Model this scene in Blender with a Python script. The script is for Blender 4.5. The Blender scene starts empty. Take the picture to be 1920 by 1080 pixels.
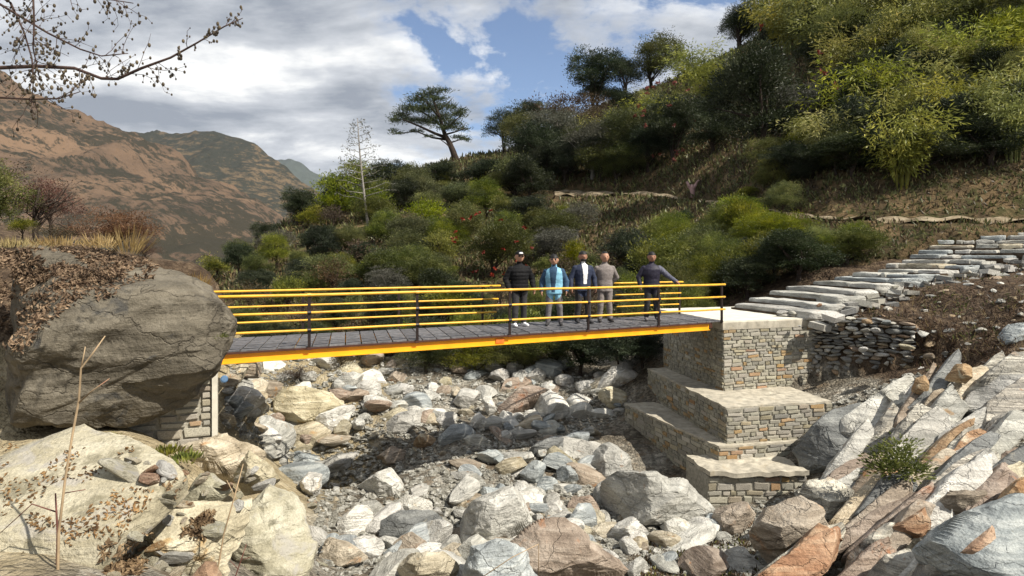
import bpy, math, random
import numpy as np
from mathutils import Vector, Matrix
from mathutils.bvhtree import BVHTree

R = math.radians
sc = bpy.context.scene
col = sc.collection

# ------------------------------------------------------------------ camera
F, CX, HOR, EYE = 1200.0, 960.0, 487.0, 1.6      # focal length and horizon of the 1920x1080 photograph, eye 1.6 m above the deck
cam = bpy.data.cameras.new('camera')
cam.sensor_width = 36.0
cam.lens = 36.0 * F / 1920.0
cam.shift_y = (HOR - 540.0) / 1920.0
cam.clip_start, cam.clip_end = 0.1, 60000.0
camo = bpy.data.objects.new('camera', cam)
col.objects.link(camo)
camo.location = (0, 0, EYE)
camo.rotation_euler = (R(90), 0, 0)
sc.camera = camo

# ------------------------------------------------------------------ light, sky, exposure
SUN_EL, SUN_AZ = R(47), math.atan2(0.85, -0.52)   # azimuth measured from +Y towards +X
sund = Vector((math.sin(SUN_AZ) * math.cos(SUN_EL), math.cos(SUN_AZ) * math.cos(SUN_EL), math.sin(SUN_EL)))
sl = bpy.data.lights.new('sun', 'SUN')
sl.energy, sl.angle, sl.color = 5.0, R(0.53), (1.0, 0.93, 0.82)
suno = bpy.data.objects.new('sun', sl)
col.objects.link(suno)
suno.rotation_euler = (-sund).to_track_quat('-Z', 'Y').to_euler()
sc.view_settings.view_transform = 'Standard'
sc.view_settings.look = 'None'
sc.view_settings.exposure = 0.62
sc.view_settings.gamma = 1.0
sc.cycles.use_denoising = True
sc.cycles.max_bounces = 6
sc.cycles.transparent_max_bounces = 4
sc.cycles.volume_bounces = 0


class NT:
    """small helper that builds node trees"""
    def __init__(s, tree):
        s.t = tree
        for n in list(tree.nodes):
            tree.nodes.remove(n)

    def n(s, kind, props=None, **ins):
        nd = s.t.nodes.new(kind)
        for k, v in (props or {}).items():
            setattr(nd, k, v)
        for k, v in ins.items():
            key = int(k[1:]) if k[0] == 'i' and k[1:].isdigit() else k.replace('_', ' ')
            s.put(nd.inputs[key], v)
        return nd

    def put(s, sock, v):
        if isinstance(v, bpy.types.NodeSocket):
            s.t.links.new(v, sock)
        elif isinstance(v, bpy.types.Node):
            s.t.links.new(v.outputs[0], sock)
        else:
            if hasattr(sock.default_value, '__len__') and not isinstance(v, str):
                v = tuple(v)
                if len(sock.default_value) == 4 and len(v) == 3:
                    v = v + (1.0,)
            sock.default_value = v

    def math(s, op, a, b=0.0, clamp=False):
        return s.n('ShaderNodeMath', {'operation': op, 'use_clamp': clamp}, i0=a, i1=b).outputs[0]

    def mix(s, fac, a, b, mode='MIX'):
        m = s.n('ShaderNodeMix', {'data_type': 'RGBA', 'blend_type': mode})
        s.put(m.inputs[0], fac); s.put(m.inputs[6], a); s.put(m.inputs[7], b)
        return m.outputs[2]

    def ramp(s, fac, stops, interp='LINEAR'):
        r = s.n('ShaderNodeValToRGB')
        r.color_ramp.interpolation = interp
        e = r.color_ramp.elements
        while len(e) > 1:
            e.remove(e[-1])
        for i, (p, c) in enumerate(stops):
            el = e[0] if i == 0 else e.new(p)
            el.position = p
            el.color = (c[0], c[1], c[2], 1) if hasattr(c, '__len__') else (c, c, c, 1)
        s.put(r.inputs[0], fac)
        return r.outputs[0]

    def noise(s, vec, scale, detail=6.0, rough=0.55, dist=0.0, lac=2.0):
        n = s.n('ShaderNodeTexNoise', Vector=vec, Scale=scale, Detail=detail, Roughness=rough, Distortion=dist, Lacunarity=lac)
        return n.outputs[0]


world = bpy.data.worlds.new('World')
sc.world = world
world.use_nodes = True
w = NT(world.node_tree)
sky = w.n('ShaderNodeTexSky', {'sky_type': 'NISHITA', 'sun_disc': False, 'sun_elevation': SUN_EL, 'sun_rotation': SUN_AZ,
                               'altitude': 2000.0, 'air_density': 1.0, 'dust_density': 0.2, 'ozone_density': 2.5})
tc = w.n('ShaderNodeTexCoord')
sep = w.n('ShaderNodeSeparateXYZ', Vector=tc.outputs['Generated'])
dz = w.math('ADD', w.math('MAXIMUM', sep.outputs[2], 0.0), 0.22)
px_ = w.math('DIVIDE', sep.outputs[0], dz)
py_ = w.math('DIVIDE', sep.outputs[1], dz)
cv = w.n('ShaderNodeCombineXYZ', X=px_, Y=py_, Z=0.0).outputs[0]
cvs = w.n('ShaderNodeMapping', Vector=cv, Location=(3.1, 1.7, 0.4), Scale=(1.0, 0.85, 1.0)).outputs[0]
big = w.noise(cvs, 0.85, 2.0, 0.5)
fine = w.noise(cvs, 2.6, 10.0, 0.60, 0.2)
# the break in the cloud sits up and to the right of the view's middle; it is a soft bias of the cover
gx = w.math('DIVIDE', w.math('SUBTRACT', px_, 0.06), 0.42)
gy = w.math('DIVIDE', w.math('SUBTRACT', py_, 1.98), 0.75)
gap = w.math('POWER', 2.718, w.math('MULTIPLY', w.math('ADD', w.math('MULTIPLY', gx, gx), w.math('MULTIPLY', gy, gy)), -1.0))
dens = w.math('ADD', w.math('MULTIPLY', big, 0.45), w.math('MULTIPLY', fine, 0.92))
dens = w.math('SUBTRACT', dens, w.math('MULTIPLY', gap, 0.15))
cover = w.ramp(dens, [(0.50, 0.0), (0.555, 0.7), (0.62, 1.0)])
sh1 = w.noise(w.n('ShaderNodeMapping', Vector=cv, Location=(7.3, 2.2, 1.0), Scale=(0.9, 1.5, 1.0)).outputs[0], 1.7, 9.0, 0.58, 0.25)
shade = w.math('ADD', w.math('MULTIPLY', sh1, 0.8), w.math('MULTIPLY', dens, 0.35))
ccol = w.ramp(shade, [(0.53, (1.22, 1.22, 1.20)), (0.61, (0.74, 0.77, 0.82)), (0.74, (0.34, 0.38, 0.45))])
bg1 = w.n('ShaderNodeBackground', Color=sky.outputs[0], Strength=0.10)
bg2 = w.n('ShaderNodeBackground', Color=ccol, Strength=0.60)
mx = w.n('ShaderNodeMixShader', i0=cover, i1=bg1, i2=bg2)
wo = w.n('ShaderNodeOutputWorld', Surface=mx)

# ------------------------------------------------------------------ basic tools


def W(px, py, d):
    """point of the photograph at depth d (metres along the view)"""
    return Vector(((px - CX) / F * d, d, EYE - (py - HOR) / F * d))


def depth_for(py, z):
    return (EYE - z) * F / (py - HOR)


_rs = np.random.RandomState(11)
_perm = _rs.randint(0, 2 ** 31 - 1, 4096)
_val = _rs.rand(4096)


def vnoise(p):
    p = np.asarray(p, float)
    i = np.floor(p).astype(np.int64)
    f = p - i
    f = f * f * (3 - 2 * f)
    out = 0
    for dx in (0, 1):
        for dy in (0, 1):
            for dz_ in (0, 1):
                h = (i[:, 0] + dx) * 73856093 ^ (i[:, 1] + dy) * 19349663 ^ (i[:, 2] + dz_) * 83492791
                v = _val[_perm[h & 4095] & 4095]
                wt = (f[:, 0] if dx else 1 - f[:, 0]) * (f[:, 1] if dy else 1 - f[:, 1]) * (f[:, 2] if dz_ else 1 - f[:, 2])
                out = out + v * wt
    return out * 2 - 1


def fbm(p, octv=4, gain=0.5):
    p = np.asarray(p, float)
    a, s, tot = 1.0, 0.0, 0.0
    for k in range(octv):
        s = s + a * vnoise(p * (2.03 ** k) + 17.3 * k)
        tot += a
        a *= gain
    return s / tot


def mesh_np(name, verts, faces, smooth=False):
    """faces: (n,3) or (n,4) int array"""
    verts = np.asarray(verts, np.float32)
    faces = np.asarray(faces, np.int32)
    k = faces.shape[1]
    me = bpy.data.meshes.new(name)
    me.vertices.add(len(verts))
    me.vertices.foreach_set('co', verts.ravel())
    me.loops.add(faces.size)
    me.loops.foreach_set('vertex_index', faces.ravel())
    me.polygons.add(len(faces))
    me.polygons.foreach_set('loop_start', np.arange(0, faces.size, k, dtype=np.int32))
    me.polygons.foreach_set('use_smooth', np.full(len(faces), smooth))
    me.update(calc_edges=True)
    me.validate()
    return me


def link(name, data, parent=None, m=None, loc=None, rot=None, scale=None):
    o = bpy.data.objects.new(name, data)
    col.objects.link(o)
    if parent is not None:
        o.parent = parent
    if m is not None and data is not None and len(data.materials) == 0:
        data.materials.append(m)
    if loc is not None:
        o.location = loc
    if rot is not None:
        o.rotation_euler = rot
    if scale is not None:
        o.scale = scale
    return o


def tag(o, label=None, cat=None, group=None, kind=None):
    for k, v in (('label', label), ('category', cat), ('group', group), ('kind', kind)):
        if v:
            o[k] = v
    return o


def thing(name, label, cat, loc=(0, 0, 0), rz=0.0, group=None):
    return tag(link(name, None, loc=loc, rot=(0, 0, rz)), label, cat, group)


def sweep(pts, radii, seg=8, cap=True):
    """tube along points; radii floats or (ra, rb)"""
    P = [Vector(p) for p in pts]
    n = len(P)
    vs, fs = [], []
    up = Vector((0, 0, 1))
    prev = None
    for i in range(n):
        t = (P[min(i + 1, n - 1)] - P[max(i - 1, 0)])
        t = t.normalized() if t.length > 1e-9 else Vector((0, 0, 1))
        if prev is None:
            a = t.cross(up)
            if a.length < 0.05:
                a = t.cross(Vector((0, 1, 0)))
        else:
            a = prev - t * prev.dot(t)
        a.normalize()
        prev = a
        b = t.cross(a)
        r = radii[i] if hasattr(radii, '__len__') else radii
        ra, rb = r if hasattr(r, '__len__') else (r, r)
        for k in range(seg):
            an = 2 * math.pi * k / seg
            vs.append(P[i] + a * (math.cos(an) * ra) + b * (math.sin(an) * rb))
    for i in range(n - 1):
        for k in range(seg):
            k2 = (k + 1) % seg
            fs.append((i * seg + k, i * seg + k2, (i + 1) * seg + k2, (i + 1) * seg + k))
    if cap:
        c0, c1 = len(vs), len(vs) + 1
        vs += [P[0], P[-1]]
        for k in range(seg):
            k2 = (k + 1) % seg
            fs.append((c0, k2, k, k))
            fs.append((c1, (n - 1) * seg + k, (n - 1) * seg + k2, (n - 1) * seg + k2))
    return [tuple(v) for v in vs], fs


def py_mesh(name, vs, fs, smooth=False):
    me = bpy.data.meshes.new(name)
    fs = [tuple(dict.fromkeys(f)) for f in fs]
    me.from_pydata([tuple(v) for v in vs], [], fs)
    if smooth:
        me.polygons.foreach_set('use_smooth', [True] * len(me.polygons))
    me.update()
    return me


class MB:
    """collects shapes for one mesh"""
    def __init__(s):
        s.v, s.f = [], []

    def add(s, vs, fs):
        o = len(s.v)
        s.v += [tuple(v) for v in vs]
        s.f += [tuple(i + o for i in f) for f in fs]
        return s

    def tube(s, pts, r, seg=6):
        return s.add(*sweep(pts, r, seg))

    def box(s, c, ax, ay, az):
        """centre and three half-axis vectors"""
        c, ax, ay, az = Vector(c), Vector(ax), Vector(ay), Vector(az)
        vs = [c + ax * i + ay * j + az * k for k in (-1, 1) for j in (-1, 1) for i in (-1, 1)]
        return s.add(vs, BOXF)

    def build(s, name, m=None, parent=None, smooth=False, **kw):
        return link(name, py_mesh(name, s.v, s.f, smooth), parent, m, **kw)


BOXF = [(0, 2, 3, 1), (4, 5, 7, 6), (0, 1, 5, 4), (2, 6, 7, 3), (0, 4, 6, 2), (1, 3, 7, 5)]


def ico(sub):
    t = (1 + 5 ** 0.5) / 2
    v = [(-1, t, 0), (1, t, 0), (-1, -t, 0), (1, -t, 0), (0, -1, t), (0, 1, t), (0, -1, -t), (0, 1, -t), (t, 0, -1), (t, 0, 1), (-t, 0, -1), (-t, 0, 1)]
    f = [(0, 11, 5), (0, 5, 1), (0, 1, 7), (0, 7, 10), (0, 10, 11), (1, 5, 9), (5, 11, 4), (11, 10, 2), (10, 7, 6), (7, 1, 8),
         (3, 9, 4), (3, 4, 2), (3, 2, 6), (3, 6, 8), (3, 8, 9), (4, 9, 5), (2, 4, 11), (6, 2, 10), (8, 6, 7), (9, 8, 1)]
    v = [Vector(a).normalized() for a in v]
    for _ in range(sub):
        cache, nf = {}, []

        def mid(a, b):
            k = (min(a, b), max(a, b))
            if k not in cache:
                v.append(((v[a] + v[b]) * 0.5).normalized())
                cache[k] = len(v) - 1
            return cache[k]
        for a, b, c in f:
            ab, bc, ca = mid(a, b), mid(b, c), mid(c, a)
            nf += [(a, ab, ca), (b, bc, ab), (c, ca, bc), (ab, bc, ca)]
        f = nf
    return np.array([tuple(a) for a in v]), np.array(f)


ICO = {k: ico(k) for k in (0, 1, 2, 3, 4, 5)}

# ------------------------------------------------------------------ materials


def finish(t, colr, rough=0.9, bump=None, bstr=0.4, bdist=0.05, spec=0.3, metal=0.0, translucent=0.0):
    b = t.n('ShaderNodeBsdfPrincipled', Base_Color=colr, Roughness=rough, Metallic=metal)
    b.inputs['Specular IOR Level'].default_value = spec
    if bump is not None:
        bn = t.n('ShaderNodeBump', Strength=bstr, Distance=bdist, Height=bump)
        t.put(b.inputs['Normal'], bn.outputs[0])
    out = b
    if translucent:
        tr = t.n('ShaderNodeBsdfTranslucent', Color=colr)
        out = t.n('ShaderNodeMixShader', i0=translucent, i1=b, i2=tr)
    t.n('ShaderNodeOutputMaterial', Surface=out)


def new_mat(name):
    m = bpy.data.materials.new(name)
    m.use_nodes = True
    return m, NT(m.node_tree)


def vary(t, colr, amount, hue=0.0, sat=0.0):
    """per-object variation of the colour"""
    oi = t.n('ShaderNodeObjectInfo').outputs['Random']
    val = t.math('ADD', t.math('MULTIPLY', oi, amount * 2), 1 - amount)
    h = t.n('ShaderNodeHueSaturation', Value=val, Color=colr)
    if hue:
        r2 = t.math('FRACT', t.math('MULTIPLY', oi, 17.31))
        t.put(h.inputs['Hue'], t.math('ADD', t.math('MULTIPLY', r2, hue * 2), 0.5 - hue))
    if sat:
        r3 = t.math('FRACT', t.math('MULTIPLY', oi, 41.7))
        t.put(h.inputs['Saturation'], t.math('ADD', t.math('MULTIPLY', r3, sat * 2), 1 - sat))
    return h.outputs[0]


def rock_mat(name, dark, mid, light, scale=1.6, bands=0.5, dip=0.6, stain=None, stain_amt=0.45, crack=0.18, bump=0.8, varyv=0.14, speck=0.35, bandscale=5.0, blotch=None):
    m, t = new_mat(name)
    co = t.n('ShaderNodeTexCoord').outputs['Object']
    oi = t.n('ShaderNodeObjectInfo').outputs['Random']
    off = t.n('ShaderNodeCombineXYZ', X=t.math('MULTIPLY', oi, 37.0), Y=t.math('MULTIPLY', oi, 91.0), Z=t.math('MULTIPLY', oi, 13.0)).outputs[0]
    v = t.n('ShaderNodeVectorMath', {'operation': 'ADD'}, i0=co, i1=off).outputs[0]
    base = t.noise(v, scale, 9.0, 0.62, 0.4)
    c = t.ramp(base, [(0.30, dark), (0.5, mid), (0.68, light)])
    # foliation of the gneiss: noise squeezed across the dip
    mp = t.n('ShaderNodeMapping', Vector=v, Rotation=(0.25, dip, 0.3), Scale=(0.35, 0.7, bandscale)).outputs[0]
    bn = t.noise(mp, 1.7, 9.0, 0.66, 0.22)
    bc = t.ramp(bn, [(0.36, dark), (0.5, mid), (0.6, light)])
    c = t.mix(bands, c, bc)
    sp = t.noise(v, 42.0, 3.0, 0.7)
    spk = t.ramp(sp, [(0.40, 0.45), (0.55, 1.0), (0.7, 1.35)])
    c = t.mix(speck, c, t.mix(1.0, c, spk, 'MULTIPLY'))
    if stain is not None:
        sn = t.noise(v, 1.9, 6.0, 0.6, 0.8)
        sf = t.ramp(sn, [(1 - stain_amt, 0.0), (1.08 - stain_amt, 0.85)])
        c = t.mix(sf, c, stain)
    if blotch is not None:
        ln = t.noise(v, 2.6, 8.0, 0.7, 0.2)
        c = t.mix(t.ramp(ln, [(0.54, 0.0), (0.62, 0.7)]), c, blotch)
    vo = t.n('ShaderNodeTexVoronoi', {'feature': 'DISTANCE_TO_EDGE'}, Vector=t.n('ShaderNodeVectorMath', {'operation': 'ADD'}, i0=t.n('ShaderNodeMapping', Vector=v, Rotation=(0.2, dip, 0.1), Scale=(0.6, 0.8, 1.6)).outputs[0], i1=t.n('ShaderNodeVectorMath', {'operation': 'SCALE'}, i0=t.n('ShaderNodeTexNoise', Vector=v, Scale=2.2, Detail=5.0).outputs[1], Scale=0.8).outputs[0]).outputs[0], Scale=1.15)
    ck = t.ramp(vo.outputs['Distance'], [(0.0, 0.0), (0.02, 1.0)])
    c = t.mix(t.math('MULTIPLY', t.math('SUBTRACT', 1.0, ck), crack), c, tuple(a * 0.35 for a in dark))
    c = vary(t, c, varyv, 0.012, 0.12)
    h = t.math('ADD', t.math('MULTIPLY', base, 0.9), t.math('ADD', t.math('MULTIPLY', bn, 0.9 * bands + 0.2), t.math('ADD', t.math('MULTIPLY', ck, 0.25 if crack > .1 else 0.0), t.math('MULTIPLY', t.noise(v, 11.0, 6.0, 0.65), 0.5))))
    finish(t, c, 0.88, h, bump, 0.12, 0.25)
    return m


M = {}
M['rk_grey'] = rock_mat('grey gneiss', (.20, .20, .18), (.42, .41, .37), (.64, .63, .57), stain=(.33, .21, .12), stain_amt=.36)
M['rk_white'] = rock_mat('pale gneiss', (.30, .29, .26), (.56, .545, .495), (.77, .755, .70), bands=.35, stain=(.42, .35, .24), stain_amt=.38)
M['rk_blue'] = rock_mat('blue grey gneiss', (.17, .185, .19), (.31, .335, .335), (.50, .52, .50), bands=.7, stain=(.33, .29, .20), stain_amt=.34)
M['rk_tan'] = rock_mat('tan weathered rock', (.22, .185, .125), (.44, .385, .28), (.66, .60, .47), bands=.45, stain=(.40, .25, .12), stain_amt=.40)
M['rk_slab'] = rock_mat('olive tan bedrock', (.235, .21, .145), (.40, .365, .265), (.57, .54, .43), bands=.35, dip=-.5, stain=(.36, .34, .30), stain_amt=.45, crack=0, blotch=(.17, .155, .105), scale=1.1)
M['rk_boulder'] = rock_mat('dark lichened boulder', (.042, .037, .028), (.108, .094, .070), (.215, .19, .145), bands=.4, dip=-.55, stain=(.05, .05, .048), stain_amt=.42, crack=.15, blotch=(.185, .165, .128), scale=.9, bandscale=3.4)
M['rk_orange'] = rock_mat('rust stained rock', (.17, .10, .06), (.34, .215, .125), (.52, .41, .28), bands=.5, stain=(.55, .48, .36), stain_amt=.42)
M['rk_strata'] = rock_mat('banded strata', (.13, .13, .125), (.38, .355, .30), (.72, .68, .58), bands=.85, dip=-.72, stain=(.40, .22, .11), stain_amt=.36, bandscale=7.0, bump=.9)
M['rk_dark'] = rock_mat('dark slate', (.085, .09, .09), (.17, .175, .17), (.30, .305, .29), bands=.5, dip=-.7, stain=(.38, .35, .28), stain_amt=.38)
M['rk_brown'] = rock_mat('brown rock', (.15, .115, .085), (.29, .235, .18), (.45, .385, .31), bands=.6, dip=-.7, stain=(.33, .17, .08), stain_amt=.4)


def plain_mat(name, c, rough=0.6, noise=0.12, scale=14.0, spec=0.3, metal=0.0, bump=0.0, wear=None, v=0.0):
    m, t = new_mat(name)
    co = t.n('ShaderNodeTexCoord').outputs['Object']
    n = t.noise(co, scale, 6.0, 0.6)
    cc = t.mix(1.0, c, t.ramp(n, [(0.3, 1 - noise * 2), (0.7, 1 + noise)]), 'MULTIPLY')
    if wear is not None:
        wn = t.noise(co, scale * 0.5, 8.0, 0.7)
        cc = t.mix(t.ramp(wn, [(0.56, 0.0), (0.66, 0.8)]), cc, wear)
    if v:
        cc = vary(t, cc, v, 0.015, 0.15)
    finish(t, cc, rough, n if bump else None, bump, 0.01, spec, metal)
    return m


M['yellow'] = plain_mat('yellow rail paint', (.76, .42, .035), .45, .14, 5.0, .4, wear=(.50, .24, .04))
M['orange'] = plain_mat('orange girder paint', (.88, .40, .012), .42, .10, 2.0, .45, wear=(.78, .29, .012))
M['splice'] = plain_mat('primer red paint', (.72, .20, .03), .5, .2, 9.0)
M['flange'] = plain_mat('oxide brown paint', (.07, .028, .018), .5, .15, 6.0)
M['post'] = plain_mat('black brown post paint', (.022, .014, .012), .45, .2, 9.0)
M['deck'] = plain_mat('dark grey chequered steel', (.155, .152, .158), .55, .25, 9.0, .4, .3, .6, wear=(.23, .22, .22), v=.16)
M['concrete'] = plain_mat('pale concrete', (.62, .59, .50), .9, .10, 5.0, .2, bump=.3, wear=(.50, .47, .39))
M['plaster'] = plain_mat('cement plaster', (.43, .395, .32), .94, .22, 5.0, .15, bump=.8, wear=(.30, .26, .19))
M['mortar'] = plain_mat('grey mortar', (.34, .32, .265), .95, .2, 16.0, .15, bump=.8)
M['earth'] = plain_mat('dark packed earth', (.085, .062, .042), .97, .35, 5.0, .1, bump=.9)
M['bark'] = plain_mat('dark bark', (.055, .042, .034), .95, .3, 12.0, .1, bump=.8)
M['palebark'] = plain_mat('pale grey bark', (.27, .25, .22), .9, .25, 12.0, .1, bump=.5)
M['twig'] = plain_mat('brown twig', (.075, .05, .042), .9, .3, 12.0, .1)
M['stalk'] = plain_mat('dry stalk', (.42, .31, .19), .8, .3, 3.0, .2, wear=(.30, .10, .08))
M['redstalk'] = plain_mat('red brown stalk', (.16, .065, .05), .7, .3, 3.0, .2, wear=(.36, .26, .17))
M['pink'] = plain_mat('pink grey dead wood', (.42, .27, .25), .9, .25, 6.0, .1)
for i, c in enumerate([(.37, .345, .28), (.33, .31, .26), (.41, .385, .32), (.35, .305, .225), (.30, .285, .245), (.40, .27, .16)]):
    M['ms%d' % i] = plain_mat('masonry stone %d' % i, c, .92, .28, 11.0, .2, bump=.8, v=.2)
for i, c in enumerate([(.25, .245, .225), (.36, .345, .30), (.18, .18, .17), (.30, .23, .155), (.46, .45, .41)]):
    M['ds%d' % i] = plain_mat('loose wall stone %d' % i, c, .92, .3, 8.0, .2, bump=.9, v=.22)


def leaf_mat(name, dark, mid, light, tr=0.28, scale=5.0, v=0.22, hue=0.02, gloss=0.45, spec=.25):
    m, t = new_mat(name)
    co = t.n('ShaderNodeTexCoord').outputs['Object']
    n = t.noise(co, scale, 2.0, 0.7)
    n2 = t.noise(co, 0.9, 2.0, 0.6)
    c = t.ramp(n, [(0.32, dark), (0.5, mid), (0.68, light)])
    c = t.mix(1.0, c, t.ramp(n2, [(0.35, 0.75), (0.65, 1.2)]), 'MULTIPLY')
    c = vary(t, c, v, hue, 0.18)
    finish(t, c, gloss, None, spec=spec, translucent=tr)
    return m


M['lf_dark'] = leaf_mat('dark evergreen leaf', (0.012, 0.019, 0.009), (0.031, 0.043, 0.019), (0.087, 0.102, 0.056))
M['lf_olive'] = leaf_mat('olive leaf', (0.037, 0.043, 0.017), (0.095, 0.109, 0.033), (0.206, 0.206, 0.074))
M['lf_green'] = leaf_mat('bright green leaf', (0.039, 0.051, 0.015), (0.127, 0.146, 0.032), (0.313, 0.315, 0.076), tr=.36)
M['lf_yel'] = leaf_mat('yellow green leaf', (0.056, 0.073, 0.014), (0.153, 0.175, 0.028), (0.306, 0.307, 0.047), tr=.4)
M['lf_bamboo'] = leaf_mat('bamboo leaf', (0.103, 0.112, 0.027), (0.251, 0.261, 0.055), (0.485, 0.447, 0.112), tr=.38)
M['lf_brown'] = leaf_mat('brown leaf', (.035, .024, .015), (.085, .060, .034), (.16, .115, .065))
M['lf_pine'] = leaf_mat('pine needle', (.018, .030, .016), (.050, .070, .030), (.12, .135, .06))
M['lf_rust'] = leaf_mat('rust brown leaf', (.06, .028, .02), (.13, .062, .042), (.22, .12, .08))
M['lf_pale'] = leaf_mat('pale grey green leaf', (.05, .05, .035), (.11, .11, .08), (.22, .22, .17))
M['red'] = leaf_mat('red blossom', (0.108, 0.007, 0.009), (0.216, 0.018, 0.018), (0.300, 0.054, 0.042), tr=.25, v=.1)
M['straw'] = leaf_mat('dry straw', (.14, .095, .035), (.33, .24, .10), (.55, .43, .20), tr=.3, hue=.01)
M['litter'] = leaf_mat('dead leaf litter', (.055, .03, .018), (.16, .095, .055), (.34, .22, .13), tr=.1, scale=9.0, gloss=.8)

# skin and clothes
M['skin'] = plain_mat('skin', (.40, .22, .145), .55, .08, 30.0)
M['skin2'] = plain_mat('skin darker', (.30, .155, .10), .55, .08, 30.0)
M['hair'] = plain_mat('black hair', (.012, .011, .011), .6, .2, 60.0)
M['black'] = plain_mat('black cloth', (.010, .010, .011), .75, .25, 30.0, .15, bump=.4)
M['dkgrey'] = plain_mat('charcoal trousers', (.035, .034, .036), .85, .2, 30.0)
M['grey'] = plain_mat('grey trousers', (.15, .14, .145), .85, .2, 30.0)
M['ltblue'] = plain_mat('light blue jacket', (.21, .45, .60), .6, .12, 14.0, bump=.3)
M['dkblue'] = plain_mat('dark blue top', (.03, .07, .13), .8, .2, 30.0)
M['navy'] = plain_mat('navy suit', (.022, .030, .060), .7, .15, 30.0)
M['white'] = plain_mat('white cloth', (.80, .80, .80), .7, .05, 30.0)
M['taupe'] = plain_mat('taupe safari suit', (.20, .175, .165), .85, .15, 30.0)
M['purple'] = plain_mat('purple navy jacket', (.018, .016, .032), .6, .2, 25.0)
M['sleeve'] = plain_mat('grey checked sleeve', (.085, .088, .12), .7, .9, 55.0)
M['shoe'] = plain_mat('dark shoe', (.03, .026, .024), .5, .2, 20.0)
M['lens'] = plain_mat('dark lens', (.01, .01, .012), .15, .05, 20.0, .6)

# ------------------------------------------------------------------ near ground (river bed and both banks): one height field


def GZ(px, py, z):
    d = depth_for(py, z)
    return ((px - CX) / F * d, d, z)


def GD(px, py, d):
    p = W(px, py, d)
    return (p.x, p.y, p.z)


S = 0.796
ctrl = [GZ(620, 1060, -3.3), GZ(760, 1080, -3.5), GZ(900, 1080, -3.55), GZ(1100, 1080, -3.6), GZ(1250, 1060, -3.6), GZ(1350, 990, -3.65),
        GZ(650, 960, -3.35), GZ(700, 900, -3.3), GZ(800, 930, -3.4), GZ(900, 850, -3.3), GZ(1000, 900, -3.5), GZ(1080, 860, -3.5), GZ(1250, 870, -3.7),
        GZ(560, 812, -3.3), GZ(480, 850, -3.0), GZ(700, 800, -3.15), GZ(850, 780, -3.1), GZ(1000, 790, -3.2), GZ(1130, 790, -3.3),
        GZ(700, 720, -2.8), GZ(900, 700, -2.6), GZ(1150, 680, -2.2), GZ(600, 680, -2.3), GZ(450, 690, -2.2), GZ(800, 660, -1.9), GZ(1000, 660, -1.9),
        GD(0, 820, 8.9), GD(200, 830, 8.9), GD(330, 840, 9.8), GD(0, 1100, 4.8), GD(200, 1110, 5.0), GD(330, 1110, 5.6), GD(440, 1050, 8.0),
        GD(-300, 820, 8.5), GD(-300, 1100, 4.6), GD(380, 870, 10.6), GD(300, 800, 10.8), (-3.2, 8.8, -2.5), (-2.6, 7.4, -2.3), (-1.2, 6.5, -2.8), (-1.5, 8.5, -3.2),
        (0, 4, -2.4), (3, 4, -2.4), (-3, 3, -1.4), (1.5, 8, -3.4), (0, 1, -1.0), (-5, 1, -.6), (5, 1, -1.0),
        GD(0, 475, 12.5), GD(150, 485, 12.8), GD(250, 600, 12.4), GD(330, 640, 13.5), GD(60, 435, 20), GD(-200, 420, 18), GD(-300, 470, 12), (-8.8, 24, -1.2), (-6.4, 15.0, -.2), (-4.5, 29.5, -2.3), (-9, 29.5, -2.6), (-15, 29.5, -1.0), (-17, 24, 1.6), (-5.5, 20, -2.0), (-16, 14, 2.4), (-16, 6, .2),
        GD(1420, 1095, 9.6), GD(1650, 1130, 8.3), GD(1920, 1150, 7.0), GD(1930, 750, 12.7), GD(1500, 900, 14.3), GD(1700, 890, 12.3), GD(1620, 745, 15.3),
        GD(2200, 700, 12), GD(2200, 1080, 7), GD(1830, 945, 10.0),
        (7.4, 16.5, -2.0), (8.6, 16.0, -1.8), (10, 15.4, -1.3), (11.2, 17.2, .0), GD(1720, 585, 16.9), GD(1930, 555, 16.0), GD(1800, 535, 18.2), GD(1930, 530, 18.6), GD(2150, 530, 18),
        GD(1560, 505, 24), GD(1400, 575, 24), GD(1860, 448, 24.5), GD(1700, 450, 26.0), GD(2100, 440, 25.0), (5.0, 22.5, -1.2), (20, 26, 2.0), (20, 10, .5), (12, 4, -1.0)]
steps = [  # stairway: left px, right px, right py, right depth
    (1372, 1520, 585, 17.4), (1398, 1550, 571, 17.9), (1438, 1575, 556, 18.3), (1470, 1600, 545, 18.7), (1520, 1640, 533, 19.1), (1560, 1690, 523, 19.4),
    (1598, 1720, 514, 19.8), (1640, 1760, 505, 20.2), (1660, 1800, 496, 20.6), (1686, 1840, 487, 21.0), (1704, 1890, 477, 21.4), (1722, 1940, 467, 21.8), (1740, 1980, 457, 22.2), (1752, 2020, 448, 22.6), (1780, 2060, 440, 23.0), (1800, 2100, 432, 23.5)]
for _i, (_l, _r, _y, _d) in enumerate(steps):
    if _i % 2 == 0 and _i > 0:
        _p = W(_r, _y, _d)
        _e = _d + (3.6 if _i < 6 else 2.4)
        ctrl += [(_p.x, _p.y, _p.z - .42), ((_l - CX) / F * _e, _e, _p.z - .55)]
CP = np.array(ctrl)


def _rbf_fit(P, smooth=0.02):
    d = np.sqrt(((P[:, None, :2] - P[None, :, :2]) ** 2).sum(-1) + 0.6)
    A = np.zeros((len(P) + 3, len(P) + 3))
    n = len(P)
    A[:n, :n] = d - np.eye(n) * smooth
    A[:n, n] = 1; A[:n, n + 1:] = P[:, :2]
    A[n, :n] = 1; A[n + 1:, :n] = P[:, :2].T
    b = np.zeros(n + 3)
    b[:n] = P[:, 2]
    return np.linalg.solve(A, b)


_rw = _rbf_fit(CP)


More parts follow.
